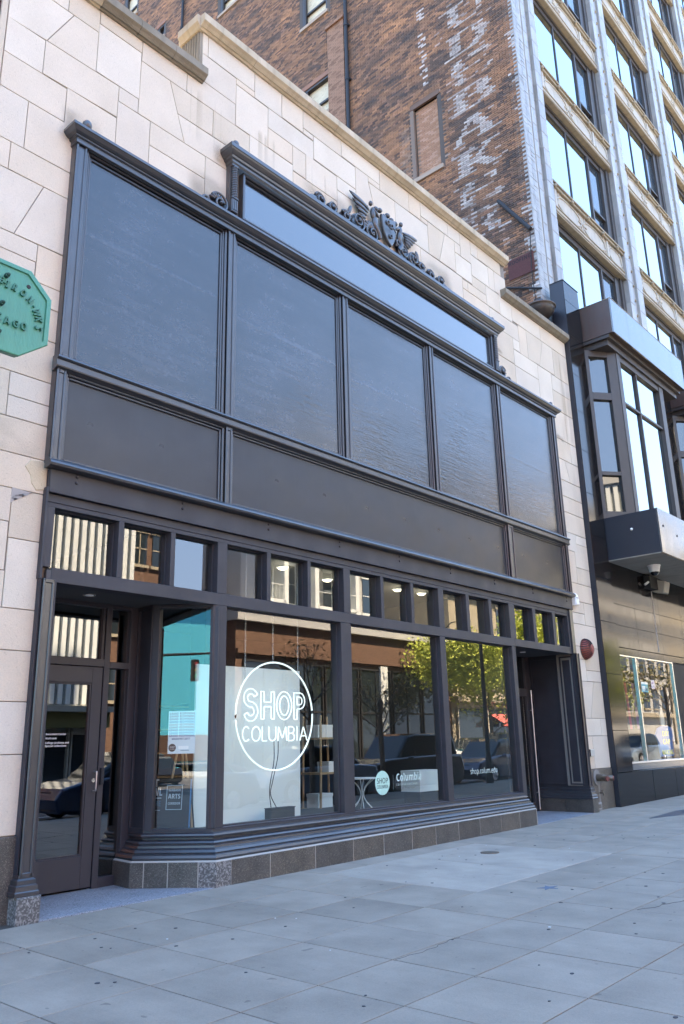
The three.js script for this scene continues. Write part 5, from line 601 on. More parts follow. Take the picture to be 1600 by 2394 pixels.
// ---------------------------------------------------------------- fittings on the walls, goods in the neighbour's window
const font = await new FontLoader().loadAsync('fonts/droid/droid_sans_bold.typeface.json');
const txt = (s, size, depth) => { const g = new TextGeometry(s, { font, size, depth, curveSegments: 4, bevelEnabled: false }); g.computeBoundingBox(); const b = g.boundingBox; g.translate(-(b.min.x + b.max.x) / 2, -(b.min.y + b.max.y) / 2, 0); return g; };
{ // octagonal cast sign at the left edge
  const green = phys({ color: lin(0.045, 0.235, 0.15), roughness: 0.42, clearcoat: 0.3, clearcoatRoughness: 0.3, map: tex(256, (u, v) => { const k = 0.86 + 0.2 * fbm(u, v, 5, 5, 401, 4) + 0.1 * (fbm(u, v, 50, 6, 407, 2) - 0.5); return [k, k, k]; }, 1), bumpMap: tex(256, (u, v) => fbm(u, v, 30, 8, 409, 3), 0.6, false), bumpScale: 0.004 });
  const greenDark = std({ color: lin(0.012, 0.06, 0.045), roughness: 0.7 });
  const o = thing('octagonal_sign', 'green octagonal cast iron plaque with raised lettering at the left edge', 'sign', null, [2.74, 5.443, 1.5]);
  const oc = [[0.28, 0.437], [0.495, 0.227], [0.495, -0.233], [0.235, -0.438], [-0.235, -0.438], [-0.495, -0.233], [-0.495, 0.227], [-0.28, 0.437]];
  part(o, 'plate', slab(oc, -0.085, -0.02, 0.004), green);
  { const s = new THREE.Shape(oc.map(p => new THREE.Vector2(...p))); const q = oc.map(p => [p[0] * 0.925, p[1] * 0.92]); s.holes.push(new THREE.Path(q.map(p => new THREE.Vector2(...p)))); const g = new THREE.ExtrudeGeometry(s, { depth: 0.014, bevelSize: 0.01, bevelThickness: 0.01, bevelSegments: 2 }); g.translate(0, 0, -0.03); part(o, 'rim', metres(g), green); }
  const put = (c, x, y, rot, size) => { const g = txt(c, size, 0.022); g.scale(0.82, 1, 1); g.rotateZ(rot); g.translate(x - 2.74, y - 5.443, -0.021); return g; };
  part(o, 'lettering', [['E', 2.753, 5.675, -0.12], ['-', 2.786, 5.66, -0.2], ['I', 2.813, 5.654, -0.22], ['R', 2.883, 5.652, -0.3], ['O', 2.964, 5.633, -0.42], ['N', 3.037, 5.594, -0.7], ['-', 3.076, 5.541, -0.9], ['W', 3.108, 5.488, -1.2], ['K', 3.133, 5.424, -1.4], ['S', 3.14, 5.339, -1.6]].map(([c, x, y, r]) => put(c, x, y, r, 0.07)).concat([['C', 2.765, 5.312], ['A', 2.84, 5.3], ['G', 2.922, 5.3], ['O', 3.0, 5.303]].map(([c, x, y]) => put(c, x, y, 0, 0.074))), std({ color: lin(0.028, 0.15, 0.1), roughness: 0.5 }));  // letters share the plate paint; the darker green paints in their shading
  for (const [x, y] of [[2.795, 5.735], [2.775, 5.445], [2.768, 5.155]]) part(o, 'bolt', [rod([x - 2.74, y - 5.443, -0.02], [x - 2.74, y - 5.443, 0.02], 0.022, 6), ball(x - 2.74 + 0.006, y - 5.443 + 0.006, 0.02, 0.018)], greenDark);
  { const g = new THREE.CylinderGeometry(0.02, 0.02, 0.006, 14); g.rotateX(Math.PI / 2); g.translate(3.015 - 2.74, 5.723 - 5.443, -0.018); part(o, 'bolt_hole', g, M.dark); }
  part(o, 'bracket', [rod([-0.1, 0, -1.55], [-0.1, 0, -0.08], 0.035, 8), rod([-0.1, -0.4, -1.55], [-0.1, 0, -0.5], 0.022, 8)], greenDark);
}
{ // brick building at the far left edge
  const b = thing('brick_house', 'maroon brick building at the top left edge beside the stone shop', 'building');
  const mar = [[0.085, 0.032, 0.034], [0.10, 0.038, 0.038], [0.07, 0.028, 0.032], [0.115, 0.05, 0.045]].map(c => std({ color: lin(...c), roughness: 0.75 }));
  part(b, 'wall', [box(-20, 3.06, -0.5, 18, -15, -0.075)], std({ color: lin(0.13, 0.10, 0.095), roughness: 0.9 }));
  part(b, 'edge_strip', slab([[3.055, -0.3], [3.13, -0.3], [3.13, 12.2], [3.055, 12.2]], -0.3, -0.04, 0.006), M.stone[6]);
  for (let r = 0; r < 46; r++) for (let k = 0; k < 4; k++) { const y = 8.6 + r * 0.075, x1 = 3.05 - k * 0.222 - (r % 2 ? 0 : 0.11); if (k === 0 && r % 2 === 0) part(b, 'brick', cbox(2.952, 3.05, y, y + 0.062, -0.2, -0.062, 0.004), mar[Math.floor(rnd() * 4)]); part(b, 'brick', cbox(x1 - 0.212, x1, y, y + 0.062, -0.2, -0.062 + rr(-0.003, 0.003), 0.004), mar[Math.floor(rnd() * 4)]); }
}
{ // red slotted bell dome
  const red = std({ color: lin(0.24, 0.055, 0.04), roughness: 0.55, map: tex(128, (u, v) => { const k = 0.7 + 0.5 * fbm(u, v, 6, 6, 421, 3); return [k, k * 0.95, k * 0.9]; }, 0.4) });
  const b = thing('alarm_bell', 'red domed sprinkler alarm bell with slots on the right stone pier', 'bell', null, [17.08, 3.49, -0.047]);
  const g = new THREE.SphereGeometry(0.225, 30, 16, 0, Math.PI * 2, 0, Math.PI / 2); g.rotateX(Math.PI / 2); g.scale(1, 1, 0.85); part(b, 'dome', metres(g), red);
  const rib = []; for (let k = 0; k < 13; k++) { const a = -0.95 * Math.PI / 2 + k * 0.95 * Math.PI / 12 - 0.2 + Math.PI; const P = []; for (let i = 0; i <= 8; i++) { const t = 0.28 + 0.68 * i / 8, q = t * Math.PI / 2; P.push([0.232 * Math.sin(q) * Math.cos(a), 0.232 * Math.sin(q) * Math.sin(a), 0.197 * Math.cos(q)]); } rib.push(tube(P, 0.007, 12, 5)); } part(b, 'slot', rib, M.dark);
  for (let k = 0; k < 3; k++) { const t = new THREE.TorusGeometry(0.05 + k * 0.02, 0.006, 5, 20); t.translate(0, 0, 0.185 - k * 0.006); part(b, 'ring', t, red); }
  { const f = new THREE.CylinderGeometry(0.235, 0.235, 0.02, 28); f.rotateX(Math.PI / 2); part(b, 'flange', f, std({ color: lin(0.10, 0.06, 0.055), roughness: 0.7 })); }
}
{ const b = thing('wall_light', 'white capped fitting at the right end of the beam', 'light fitting', null, [16.72, 4.56, -0.045]); part(b, 'case', [cbox(-0.085, 0.085, -0.13, 0.03, 0, 0.12, 0.02)], M.white); const g = new THREE.SphereGeometry(0.1, 16, 10, 0, 7, 0, Math.PI / 2); g.scale(0.95, 1.1, 0.75); g.translate(0, 0.035, 0.055); part(b, 'cap', g, M.white); }
{ const b = thing('keypad', 'small grey metal keypad box on the pier right of the right doorway', 'keypad', null, [16.74, 1.285, -0.045]); part(b, 'case', cbox(-0.1, 0.1, -0.07, 0.07, 0, 0.09, 0.008), std({ color: lin(0.42, 0.41, 0.36), roughness: 0.5 })); part(b, 'side', box(-0.104, -0.1, -0.072, 0.072, 0, 0.092), M.dark); }
{ // fire department connection
  const brass = std({ color: lin(0.16, 0.13, 0.10), roughness: 0.45, metalness: 0.6 }), redCap = std({ color: lin(0.16, 0.05, 0.04), roughness: 0.6 });
  const s = thing('fire_connection', 'two outlet fire hose connection on a grey plate low on the right pier', 'standpipe', null, [17.0, 0.78, -0.026]);
  { const g = new THREE.CylinderGeometry(0.16, 0.16, 0.012, 24); g.rotateX(Math.PI / 2); g.translate(-0.05, 0.0, 0.006); part(s, 'plate', g, std({ color: lin(0.22, 0.21, 0.2), roughness: 0.6 })); }
  part(s, 'body', [rod([-0.04, 0, 0], [-0.04, 0, 0.12], 0.075, 14), ball(-0.02, 0, 0.12, 0.085, 0.075, 0.07)], brass);
  for (const [x, dz] of [[-0.12, 0.24], [0.13, 0.24]]) { part(s, 'outlet', [rod([x * 0.3, 0, 0.1], [x, -0.015, dz], 0.052, 14), rod([x * 0.92, -0.013, dz - 0.02], [x * 1.1, -0.018, dz + 0.025], 0.064, 14)], brass); part(s, 'plug', rod([x * 1.08, -0.018, dz + 0.02], [x * 1.16, -0.02, dz + 0.05], 0.05, 12), redCap); }
  const t = thing('wall_tap', 'small brass tap below the fire hose connection', 'tap', null, [17.02, 0.47, -0.026]); part(t, 'spout', [rod([0, 0, 0], [0, 0, 0.07], 0.014), tube([[0, 0, 0.06], [0, -0.01, 0.085], [0, -0.05, 0.09]], 0.013, 10, 7)], brass); part(t, 'wheel', (() => { const g = new THREE.TorusGeometry(0.03, 0.006, 6, 14); g.rotateX(Math.PI / 2); g.translate(0, 0.045, 0.06); return [g, rod([0, 0, 0.06], [0, 0.045, 0.06], 0.006)]; })(), brass);
  tagm(part(scene, 'lime_stain', [slab([[16.955, 0.08], [17.07, 0.09], [17.05, 0.2], [17.04, 0.5], [17.08, 0.7], [16.99, 0.68], [17.0, 0.4], [16.99, 0.2]], -0.03, -0.0262, 0.0005)], std({ color: lin(0.26, 0.25, 0.24), roughness: 1 })), 'whitish lime streak down the granite below the tap', 'stain');
  const p = thing('access_plate', 'small pale square plate at the pavement under the tap', 'plate', null, [16.9, 0.14, -0.02]); part(p, 'frame', cbox(-0.13, 0.13, 0, 0.14, -0.02, 0.012, 0.004), std({ color: lin(0.3, 0.3, 0.29), roughness: 0.8 })); part(p, 'lid', cbox(-0.09, 0.09, 0.03, 0.11, -0.01, 0.018, 0.004), M.granite[1]);
}
{ // dome camera and floodlight under the lower canopy
  const c = thing('dome_camera', 'white dome camera under the dark stone canopy', 'camera', null, [19.97, 5.714, 0.65]);
  part(c, 'housing', [rod([0, -0.02, 0], [0, 0, 0], 0.16, 20), rod([0, -0.17, 0], [0, -0.02, 0], 0.115, 20, 0.15)], M.white); const g = new THREE.SphereGeometry(0.1, 18, 10, 0, 7, Math.PI / 2, Math.PI / 2); g.translate(0, -0.165, 0); part(c, 'dome', g, phys({ color: lin(0.01, 0.01, 0.012), roughness: 0.08 }));
  const f = thing('floodlight', 'boxy floodlight with pale cover below the dome camera', 'floodlight', null, [21.3, 5.5, 0.035]); part(f, 'bracket', box(-0.5, 0.1, -0.18, 0.16, 0, 0.16), M.dark); part(f, 'case', (() => { const g = cbox(0.0, 0.34, -0.2, 0.12, 0.02, 0.36, 0.03); g.rotateX(0.25); return g; })(), std({ color: lin(0.32, 0.30, 0.25), roughness: 0.7 })); part(f, 'arm', rod([-0.6, -0.1, 0.05], [-0.5, -0.02, 0.12], 0.03, 7), M.white);
  tagm(part(scene, 'water_streak', slab([[21.18, 3.7], [21.24, 3.7], [21.26, 5.3], [21.2, 5.3]], 0.03, 0.0335, 0.0004), std({ color: lin(0.24, 0.23, 0.22), roughness: 0.6 })), 'pale water streak running down the polished stone under the floodlight', 'stain');
}
{ // upturned bowl lamp above the right parapet
  const b = thing('bowl_lamp', 'large dark bowl shaped lamp beside the tower above the right coping', 'lamp', null, [17.35, 12.27, -0.42]);
  const pts = []; for (let i = 0; i <= 10; i++) { const a = i / 10 * Math.PI / 2; pts.push(new THREE.Vector2(0.36 * Math.sin(a) + 0.001, -0.30 * Math.cos(a))); } pts.push(new THREE.Vector2(0.39, 0.02), new THREE.Vector2(0.38, 0.05), new THREE.Vector2(0.3, 0.1), new THREE.Vector2(0.12, 0.14), new THREE.Vector2(0.1, 0.26), new THREE.Vector2(0.001, 0.27));
  part(b, 'bowl', new THREE.LatheGeometry(pts, 28), std({ color: lin(0.035, 0.027, 0.022), roughness: 0.45 })); part(b, 'rim', (() => { const g = new THREE.TorusGeometry(0.385, 0.018, 7, 28); g.rotateX(Math.PI / 2); g.translate(0, 0.03, 0); return g; })(), std({ color: lin(0.12, 0.09, 0.07), roughness: 0.5 })); part(b, 'stem', rod([0, 0.2, 0], [0.3, 0.3, -0.2], 0.04, 8), M.dark);
}
{ // soot and rust marks on the stone
  const stain = (name, label, x0, x1, y0, y1, col, fn) => { const t = (() => { const n = 128, d = new Uint8Array(n * n * 4); for (let j = 0; j < n; j++) for (let i = 0; i < n; i++) { const o = (j * n + i) * 4, a = Math.min(1, Math.max(0, fn((i + 0.5) / n, (j + 0.5) / n))); d[o] = d[o + 1] = d[o + 2] = 255 * a * 0.32; d[o + 3] = 255; } const q = new THREE.DataTexture(d, n, n); q.magFilter = THREE.LinearFilter; q.needsUpdate = true; return q; })(); const g = new THREE.PlaneGeometry(x1 - x0, y1 - y0); g.translate((x0 + x1) / 2, (y0 + y1) / 2, -0.0465); return tagm(part(scene, name, g, std({ color: lin(...col), roughness: 1, alphaMap: t, transparent: true })), label, 'stain'); };
  const edge = (u, v) => Math.min(1, 6 * Math.min(u, 1 - u)) * Math.min(1, 6 * Math.min(v, 1 - v));
  stain('rust_stain', 'long rust streak down the right stone pier beside the tower', 17.0, 17.72, 8.2, 10.9, [0.36, 0.19, 0.075], (u, v) => edge(u, v) * 1.1 * Math.max(0, fbm(u, v, 9, 2, 431, 3) - 0.36) * (u > 0.4 && u < 0.7 ? 1.8 : 0.7));
  stain('rust_stain', 'broad orange stain low on the right stone pier', 16.52, 17.72, 3.9, 8.4, [0.42, 0.24, 0.11], (u, v) => edge(u, v) * 1.15 * Math.max(0, fbm(u, v, 5, 3, 441, 4) - 0.38) * (0.5 + 0.6 * u));
  stain('soot_stain', 'black soot mark right of the raised cornice', 14.15, 14.55, 9.72, 9.98, [0.03, 0.026, 0.022], (u, v) => edge(u, v) * 1.5 * Math.max(0, 1 - 3.2 * Math.hypot((v - 0.55 + 0.3 * (u - 0.5)) * 1.2, (u - 0.5) * 0.5)));
  stain('soot_stain', 'brown chip mark on the pier right of the last boarded window', 16.55, 17.15, 8.36, 8.62, [0.14, 0.075, 0.04], (u, v) => edge(u, v) * 1.3 * Math.max(0, 1 - 3.4 * Math.abs(v - 0.5 + 0.1 * Math.sin(u * 9))) * (0.5 + 0.6 * pn(u, v, 14, 14, 447)));
  for (const [x0, x1, y0, lab, s] of [[3.9, 4.5, 8.85, 'dark soot halo round the left end of the long cornice', 451], [5.85, 6.65, 9.1, 'dark soot above the left scroll bracket', 457], [8.2, 9.5, 10.36, 'dark soot along the left of the crest', 461], [11.3, 12.7, 10.36, 'dark soot along the right of the crest', 463], [6.3, 6.9, 9.95, 'rusty mark beside the left end of the raised cornice', 467]]) stain('soot_stain', lab, x0, x1, y0, y0 + 0.62, s === 467 ? [0.3, 0.2, 0.1] : [0.07, 0.062, 0.055], (u, v) => edge(u, v) * 1.0 * Math.max(0, 0.25 + fbm(u, v, 4, 4, s, 3) - 0.9 * Math.abs(v - 0.35)));
  for (const [x0, x1, y0, y1, lab, s] of [[8.3, 9.0, 10.4, 11.2, 'thin rusty drip lines on the stone left of the crest', 471], [7.1, 7.9, 10.5, 11.15, 'faint rusty drips above the raised cornice', 473], [5.8, 6.5, 10.1, 11.1, 'pale brown drips below the end of the left coping', 479], [3.3, 4.1, 4.65, 5.1, 'grey soot smear above the plaster repair', 487]]) stain('drip_stain', lab, x0, x1, y0, y1, s === 487 ? [0.09, 0.075, 0.06] : [0.34, 0.24, 0.12], (u, v) => edge(u, v) * (s === 487 ? 1.2 * Math.max(0, fbm(u, v, 3, 3, s, 3) - 0.3) * (1.2 - v) : 1.5 * Math.max(0, pn(u, 0.5, 17, 1, s) - 0.55) * (0.4 + v)));
}
{ // what stands in the neighbour's shop window
  const blue = std({ color: lin(0.075, 0.16, 0.36), roughness: 0.7 });
  const t = thing('display_figure', 'cut out figure in a blue T-shirt lettered DIY CAP MAKING in the right window', 'display figure', null, [21.72, 1.0, -0.3]); t.rotation.y = -0.15;
  const sh = new THREE.Shape([[-0.32, 0.1], [0.3, 0.1], [0.32, 0.5], [0.5, 0.44], [0.56, 0.62], [0.34, 0.8], [0.16, 0.84], [-0.14, 0.84], [-0.34, 0.78], [-0.46, 0.62], [-0.36, 0.46]].map(p => new THREE.Vector2(...p))); part(t, 'shirt', metres(new THREE.ExtrudeGeometry(sh, { depth: 0.03, bevelSize: 0.008, bevelThickness: 0.008, bevelSegments: 1 })), blue);
  const yl = std({ color: lin(0.75, 0.66, 0.14), roughness: 0.6 }); for (const [s, y, w] of [['DIY', 0.66, 0.13], ['CAP', 0.46, 0.13], ['MAKING', 0.2, 0.115]]) { const g = txt(s, w, 0.004); const q = new THREE.Box3().setFromBufferAttribute(g.attributes.position); g.scale(Math.min(1.1, 0.52 / (q.max.x - q.min.x)), 1, 1); g.translate(0.0, y, 0.039); part(t, 'lettering', g, yl); }
  { const g = new THREE.CylinderGeometry(0.085, 0.085, 0.03, 20); g.rotateX(Math.PI / 2); g.scale(1.15, 3.0, 1); g.translate(-0.02, 1.05, 0.0); part(t, 'neck', g, std({ color: lin(0.52, 0.45, 0.34), roughness: 0.7 })); const h = new THREE.CylinderGeometry(0.24, 0.24, 0.03, 24); h.rotateX(Math.PI / 2); h.scale(0.9, 1.35, 1); h.translate(-0.1, 1.42, -0.035); part(t, 'hair', h, M.dark); part(t, 'foot', cbox(-0.3, 0.3, -0.1, 0.1, -0.06, 0.1, 0.01), M.dark); }
  const sheet = (name, label, cat, x, y, w, h, draw) => { const m = part(scene, name, new THREE.BoxGeometry(w, h, 0.003), std({ map: canvasTex(128, 160, draw), roughness: 0.7 })); m.position.set(x, y, -0.1); tagm(m, label, cat); };
  sheet('notice', 'small teal and white notice in the right window', 'notice', 20.32, 2.78, 0.42, 0.24, (g, w, h) => { g.fillStyle = '#4fa3b5'; g.fillRect(0, 0, w, h); g.fillStyle = '#eef3f2'; g.fillRect(0, 0, w, 34); g.fillRect(12, 60, 60, 60); g.fillStyle = '#2d6f88'; g.fillRect(70, 90, 50, 50); g.fillStyle = '#c9dfe2'; g.fillRect(20, 126, 40, 20); });
  sheet('leaflet', 'small lilac leaflet beside the teal notice', 'leaflet', 20.87, 2.87, 0.22, 0.22, (g, w, h) => { g.fillStyle = '#c9bfd6'; g.fillRect(0, 0, w, h); g.fillStyle = '#8d6fae'; g.fillRect(24, 30, 60, 50); g.fillStyle = '#5d6aa0'; g.fillRect(40, 90, 70, 46); });
  const drape = (name, label, x0, x1, x2, x3, y0, y1, m, z, wav = 0.03) => { const n = 16, P = [], I = []; for (let j = 0; j <= 14; j++) for (let i = 0; i <= n; i++) { const u = i / n, v = j / 14; P.push((x0 + (x2 - x0) * v) * (1 - u) + (x1 + (x3 - x1) * v) * u, y1 + (y0 - y1) * v, z + wav * Math.sin(u * 19) * (0.4 + 0.6 * v)); } for (let j = 0; j < 14; j++) for (let i = 0; i < n; i++) { const a = j * (n + 1) + i; I.push(a, a + n + 1, a + 1, a + 1, a + n + 1, a + n + 2); } const g = new THREE.BufferGeometry(); g.setAttribute('position', new THREE.Float32BufferAttribute(P, 3)); g.setIndex(I); g.computeVertexNormals(); tagm(part(scene, name, metres(g), m), label, 'drape'); };
  const wh = std({ color: lin(0.66, 0.65, 0.62), roughness: 0.9, side: THREE.DoubleSide }), teal = std({ color: lin(0.02, 0.22, 0.2), roughness: 0.85, side: THREE.DoubleSide }), gy = std({ color: lin(0.4, 0.41, 0.4), roughness: 0.9, side: THREE.DoubleSide });
  drape('white_drape', 'white cloth falling diagonally left of the teal cloth', 22.0, 22.28, 22.75, 23.1, 1.0, 3.5, wh, -0.75); drape('teal_drape', 'teal cloth band in the right window', 22.5, 22.95, 22.75, 23.1, 1.0, 3.5, teal, -0.8); drape('grey_drape', 'grey cloth at the right side of the right window', 23.1, 23.7, 23.25, 23.8, 1.0, 3.5, gy, -0.85, 0.015);
  const mn = thing('clothes_rail', 'dark garments hanging behind the notices in the right window', 'clothes rail', null, [21.6, 0.9, -1.1]); for (let k = 0; k < 5; k++) part(mn, 'garment', (() => { const g = new THREE.CylinderGeometry(0.09, 0.17, 1.2, 10, 1); g.scale(1, 1, 0.4); g.translate(k * 0.16 - 0.3, 1.5, 0); return g; })(), std({ color: lin(...[[0.05, 0.05, 0.06], [0.3, 0.04, 0.12], [0.06, 0.06, 0.09], [0.04, 0.04, 0.04], [0.16, 0.1, 0.3]][k]), roughness: 0.9 })); part(mn, 'rail', rod([-0.6, 2.14, 0], [0.6, 2.14, 0], 0.015), M.chrome);
}
// ---------------------------------------------------------------- the street behind the camera, seen in the glass: cars, lamps, trees, the opposite buildings
{
  const rub = std({ color: lin(0.015, 0.015, 0.015), roughness: 0.9 }), carGlass = phys({ color: lin(0.015, 0.02, 0.022), roughness: 0.03 }), trim = M.dark, red = std({ color: lin(0.35, 0.02, 0.02), roughness: 0.3 }), clear = std({ color: lin(0.8, 0.8, 0.78), roughness: 0.15 });
  const extr = (pts, depth, bev) => { const s = new THREE.Shape(pts.map(p => new THREE.Vector2(...p))); const g = new THREE.ExtrudeGeometry(s, { depth: depth - 2 * bev, bevelSize: bev, bevelThickness: bev, bevelSegments: 3, curveSegments: 6 }); g.translate(0, 0, -depth / 2 + bev); return metres(g); };
  function makeCar(label, x, z, turn, col, kind, name = 'parked_car', group = null) {
    const c = thing(name, label, kind === 'suv' ? 'SUV' : 'car', group, [x, G(x) - 0.14, z]); c.rotation.y = turn;
    const paint = phys({ color: lin(...col), roughness: 0.28, clearcoat: 1, clearcoatRoughness: 0.05, metalness: 0.2 }); const suv = kind === 'suv', L = suv ? 2.35 : 2.3, H = suv ? 1.0 : 0.88, T = suv ? 1.72 : 1.46;
    const body = suv ? [[-L + 0.05, 0.36], [-L, 0.7], [-L + 0.12, H + 0.04], [-0.9, H + 0.06], [0.9, H + 0.02], [1.75, H - 0.02], [L - 0.12, 0.86], [L, 0.6], [L - 0.06, 0.34], [L - 0.5, 0.28], [-L + 0.5, 0.28]] : [[-L + 0.04, 0.32], [-L, 0.62], [-L + 0.14, H], [-1.35, H + 0.05], [0.85, H + 0.02], [1.7, H - 0.08], [L - 0.12, 0.68], [L, 0.5], [L - 0.08, 0.28], [L - 0.5, 0.24], [-L + 0.5, 0.24]];
    part(c, 'body', extr(body, 1.78, 0.09), paint);
    const cab = suv ? [[-L + 0.16, H], [-L + 0.42, T - 0.1], [-L + 0.75, T - 0.02], [0.1, T], [0.5, T - 0.06], [1.2, H]] : [[-1.75, H], [-1.05, T - 0.08], [-0.6, T], [0.25, T - 0.01], [0.55, T - 0.09], [1.25, H]];
    part(c, 'cabin', extr(cab, 1.5, 0.12), carGlass); const rf = cab.slice(1, -1).map(p => [p[0], p[1] + 0.012]); part(c, 'roof', extr([...rf, [rf[rf.length - 1][0] - 0.1, T - 0.13], [rf[0][0] + 0.1, T - 0.13]], 1.42, 0.05), paint);
    const pil = []; const P = suv ? [[-L + 0.2, -L + 0.46], [-0.75, -0.72], [0.28, 0.2], [1.18, 0.5]] : [[-1.7, -1.03], [-0.35, -0.32], [1.2, 0.52]]; for (const [a, b] of P) for (const s of [-1, 1]) pil.push(rod([a, H, s * 0.745], [b, T - 0.06, s * 0.70], 0.035, 6)); part(c, 'pillar', pil, paint);
    for (const wx of [-1.42, 1.4]) for (const s of [-1, 1]) { const g = new THREE.CylinderGeometry(0.34, 0.34, 0.22, 26); g.rotateX(Math.PI / 2); g.translate(wx, 0.34, s * 0.8); const w = part(c, 'wheel', g, rub); const h = new THREE.CylinderGeometry(0.22, 0.22, 0.235, 18); h.rotateX(Math.PI / 2); h.translate(wx, 0.34, s * 0.8); const sp = []; for (let k = 0; k < 5; k++) { const a = k * 1.2566; sp.push(rod([wx, 0.34, s * 0.925], [wx + 0.2 * Math.cos(a), 0.34 + 0.2 * Math.sin(a), s * 0.925], 0.03, 5)); } part(w, 'rim', [h, ...sp], M.chrome); }
    for (const s of [-1, 1]) { part(c, 'headlight', ball(L - 0.14, suv ? 0.78 : 0.62, s * 0.62, 0.1, 0.08, 0.18), clear); part(c, 'tail_light', ball(-L + 0.07, suv ? 0.9 : 0.76, s * 0.68, 0.05, 0.1, 0.12), red); part(c, 'mirror', ball(0.75, H + 0.08, s * 0.97, 0.09, 0.07, 0.1), paint); }
    part(c, 'bumper', [cbox(-L - 0.02, -L + 0.08, 0.3, 0.48, -0.75, 0.75, 0.02), cbox(L - 0.1, L + 0.02, 0.26, 0.44, -0.75, 0.75, 0.02)], trim); part(c, 'grille', box(L - 0.03, L + 0.005, 0.5, 0.68, -0.45, 0.45), trim); return c;
  }
  makeCar('dark blue sedan parked at the near kerb, nearest the left doorway', 12.7, 9.15, Math.PI, [0.015, 0.03, 0.075], 'car'); makeCar('silver blue sedan parked at the near kerb before the neon sign', 17.7, 9.2, Math.PI, [0.22, 0.27, 0.33], 'car');
  makeCar('black SUV parked at the near kerb facing the middle pane', 22.3, 9.2, Math.PI, [0.008, 0.009, 0.012], 'suv'); makeCar('deep blue sedan parked at the near kerb facing the right pane', 28.0, 9.2, Math.PI, [0.01, 0.022, 0.07], 'car'); makeCar('grey SUV parked at the near kerb beyond the right doorway', 34.2, 9.2, Math.PI, [0.2, 0.21, 0.22], 'suv'); makeCar('pale blue sedan parked at the near kerb before the tower', 41.0, 9.2, Math.PI, [0.25, 0.33, 0.42], 'car');
  makeCar('white sedan parked across the street before the brown storefront', 36.8, 18.4, 0, [0.75, 0.75, 0.73], 'car'); makeCar('white SUV parked across the street before the red awning', 45.4, 18.4, 0, [0.75, 0.75, 0.73], 'suv'); makeCar('maroon sedan parked across the street by the ribbed building', 20.5, 18.4, 0, [0.16, 0.02, 0.02], 'car'); makeCar('teal hatchback parked across the street under the young tree', 41.2, 18.4, 0, [0.03, 0.1, 0.1], 'car');
  makeCar('white sedan driving away down the street far to the left', -18, 15.5, Math.PI, [0.7, 0.7, 0.68], 'car', 'moving_car'); makeCar('black sedan far down the street on the left', -31, 12.2, Math.PI, [0.02, 0.02, 0.02], 'car', 'moving_car'); makeCar('silver van far down the street on the left', -44, 16, Math.PI, [0.45, 0.46, 0.48], 'suv', 'moving_car');

  // trees
  const bark = std({ color: lin(0.16, 0.13, 0.10), roughness: 0.95 });
  function tree(label, x, z, h, r, leaf, n, s, group) {
    const t = thing('street_tree', label, 'tree', group, [x, G(x), z]); const br = [], tips = [];
    part(t, 'trunk', tube([[0, 0, 0], [0.04, h * 0.2, 0.02], [-0.03, h * 0.42, 0], [0.02, h * 0.62, 0.03]], 0.035 + h * 0.009, 16, 8), bark);
    const grow = (p, d, l, w, k) => { const q = [p[0] + d[0] * l, p[1] + d[1] * l, p[2] + d[2] * l]; br.push(rod(p, q, w, 5, w * 0.6)); tips.push(q); if (k) for (let i = 0; i < 3; i++) { const e = [d[0] + rr(-0.75, 0.75), d[1] + rr(-0.3, 0.5), d[2] + rr(-0.75, 0.75)], m = Math.hypot(...e); grow(q, e.map(v => v / m), l * rr(0.6, 0.8), w * 0.6, k - 1); } };
    for (let i = 0; i < 7; i++) { const a = i * 0.9 + rnd(), y = h * rr(n > 5000 ? 0.2 : 0.36, 0.6), e = [Math.cos(a) * 0.75, rr(0.5, 1), Math.sin(a) * 0.75], m = Math.hypot(...e); grow([0, y, 0], e.map(v => v / m), r * 0.5, 0.012 + h * 0.003, 3); }
    part(t, 'branches', br, bark);
    const pos = [], nor = []; for (let i = 0; i < n; i++) { const c = tips[Math.floor(rnd() * tips.length)], k = n > 5000 ? 0.27 : 0.2, q = [c[0] + rr(-1, 1) * r * k, c[1] + rr(-1, 1) * r * k, c[2] + rr(-1, 1) * r * k], a = rnd() * 6.28, b = rr(-1, 1), u = V(Math.cos(a), b, Math.sin(a)).normalize(), v = V(rr(-1, 1), rr(-1, 1), rr(-1, 1)).cross(u).normalize(), e = s * rr(0.6, 1.3); const A = [u.x * e, u.y * e, u.z * e], B = [v.x * e * 0.5, v.y * e * 0.5, v.z * e * 0.5]; pos.push(q[0] - A[0], q[1] - A[1], q[2] - A[2], q[0] + B[0], q[1] + B[1], q[2] + B[2], q[0] + A[0], q[1] + A[1], q[2] + A[2], q[0] - A[0], q[1] - A[1], q[2] - A[2], q[0] + A[0], q[1] + A[1], q[2] + A[2], q[0] - B[0], q[1] - B[1], q[2] - B[2]); }
    const g = new THREE.BufferGeometry(); g.setAttribute('position', new THREE.Float32BufferAttribute(pos, 3)); g.computeVertexNormals(); part(t, 'crown', metres(g), std({ color: lin(...leaf), roughness: 0.8, side: THREE.DoubleSide })); return t;
  }
  tree('leafy green tree across the street mirrored in the right pane', 46.6, 20.7, 7.4, 4.2, [0.42, 0.46, 0.065], 26000, 0.14); tree('second green tree across the street beyond the red awning', 62, 20.7, 8.5, 3.2, [0.27, 0.31, 0.05], 7000, 0.14);
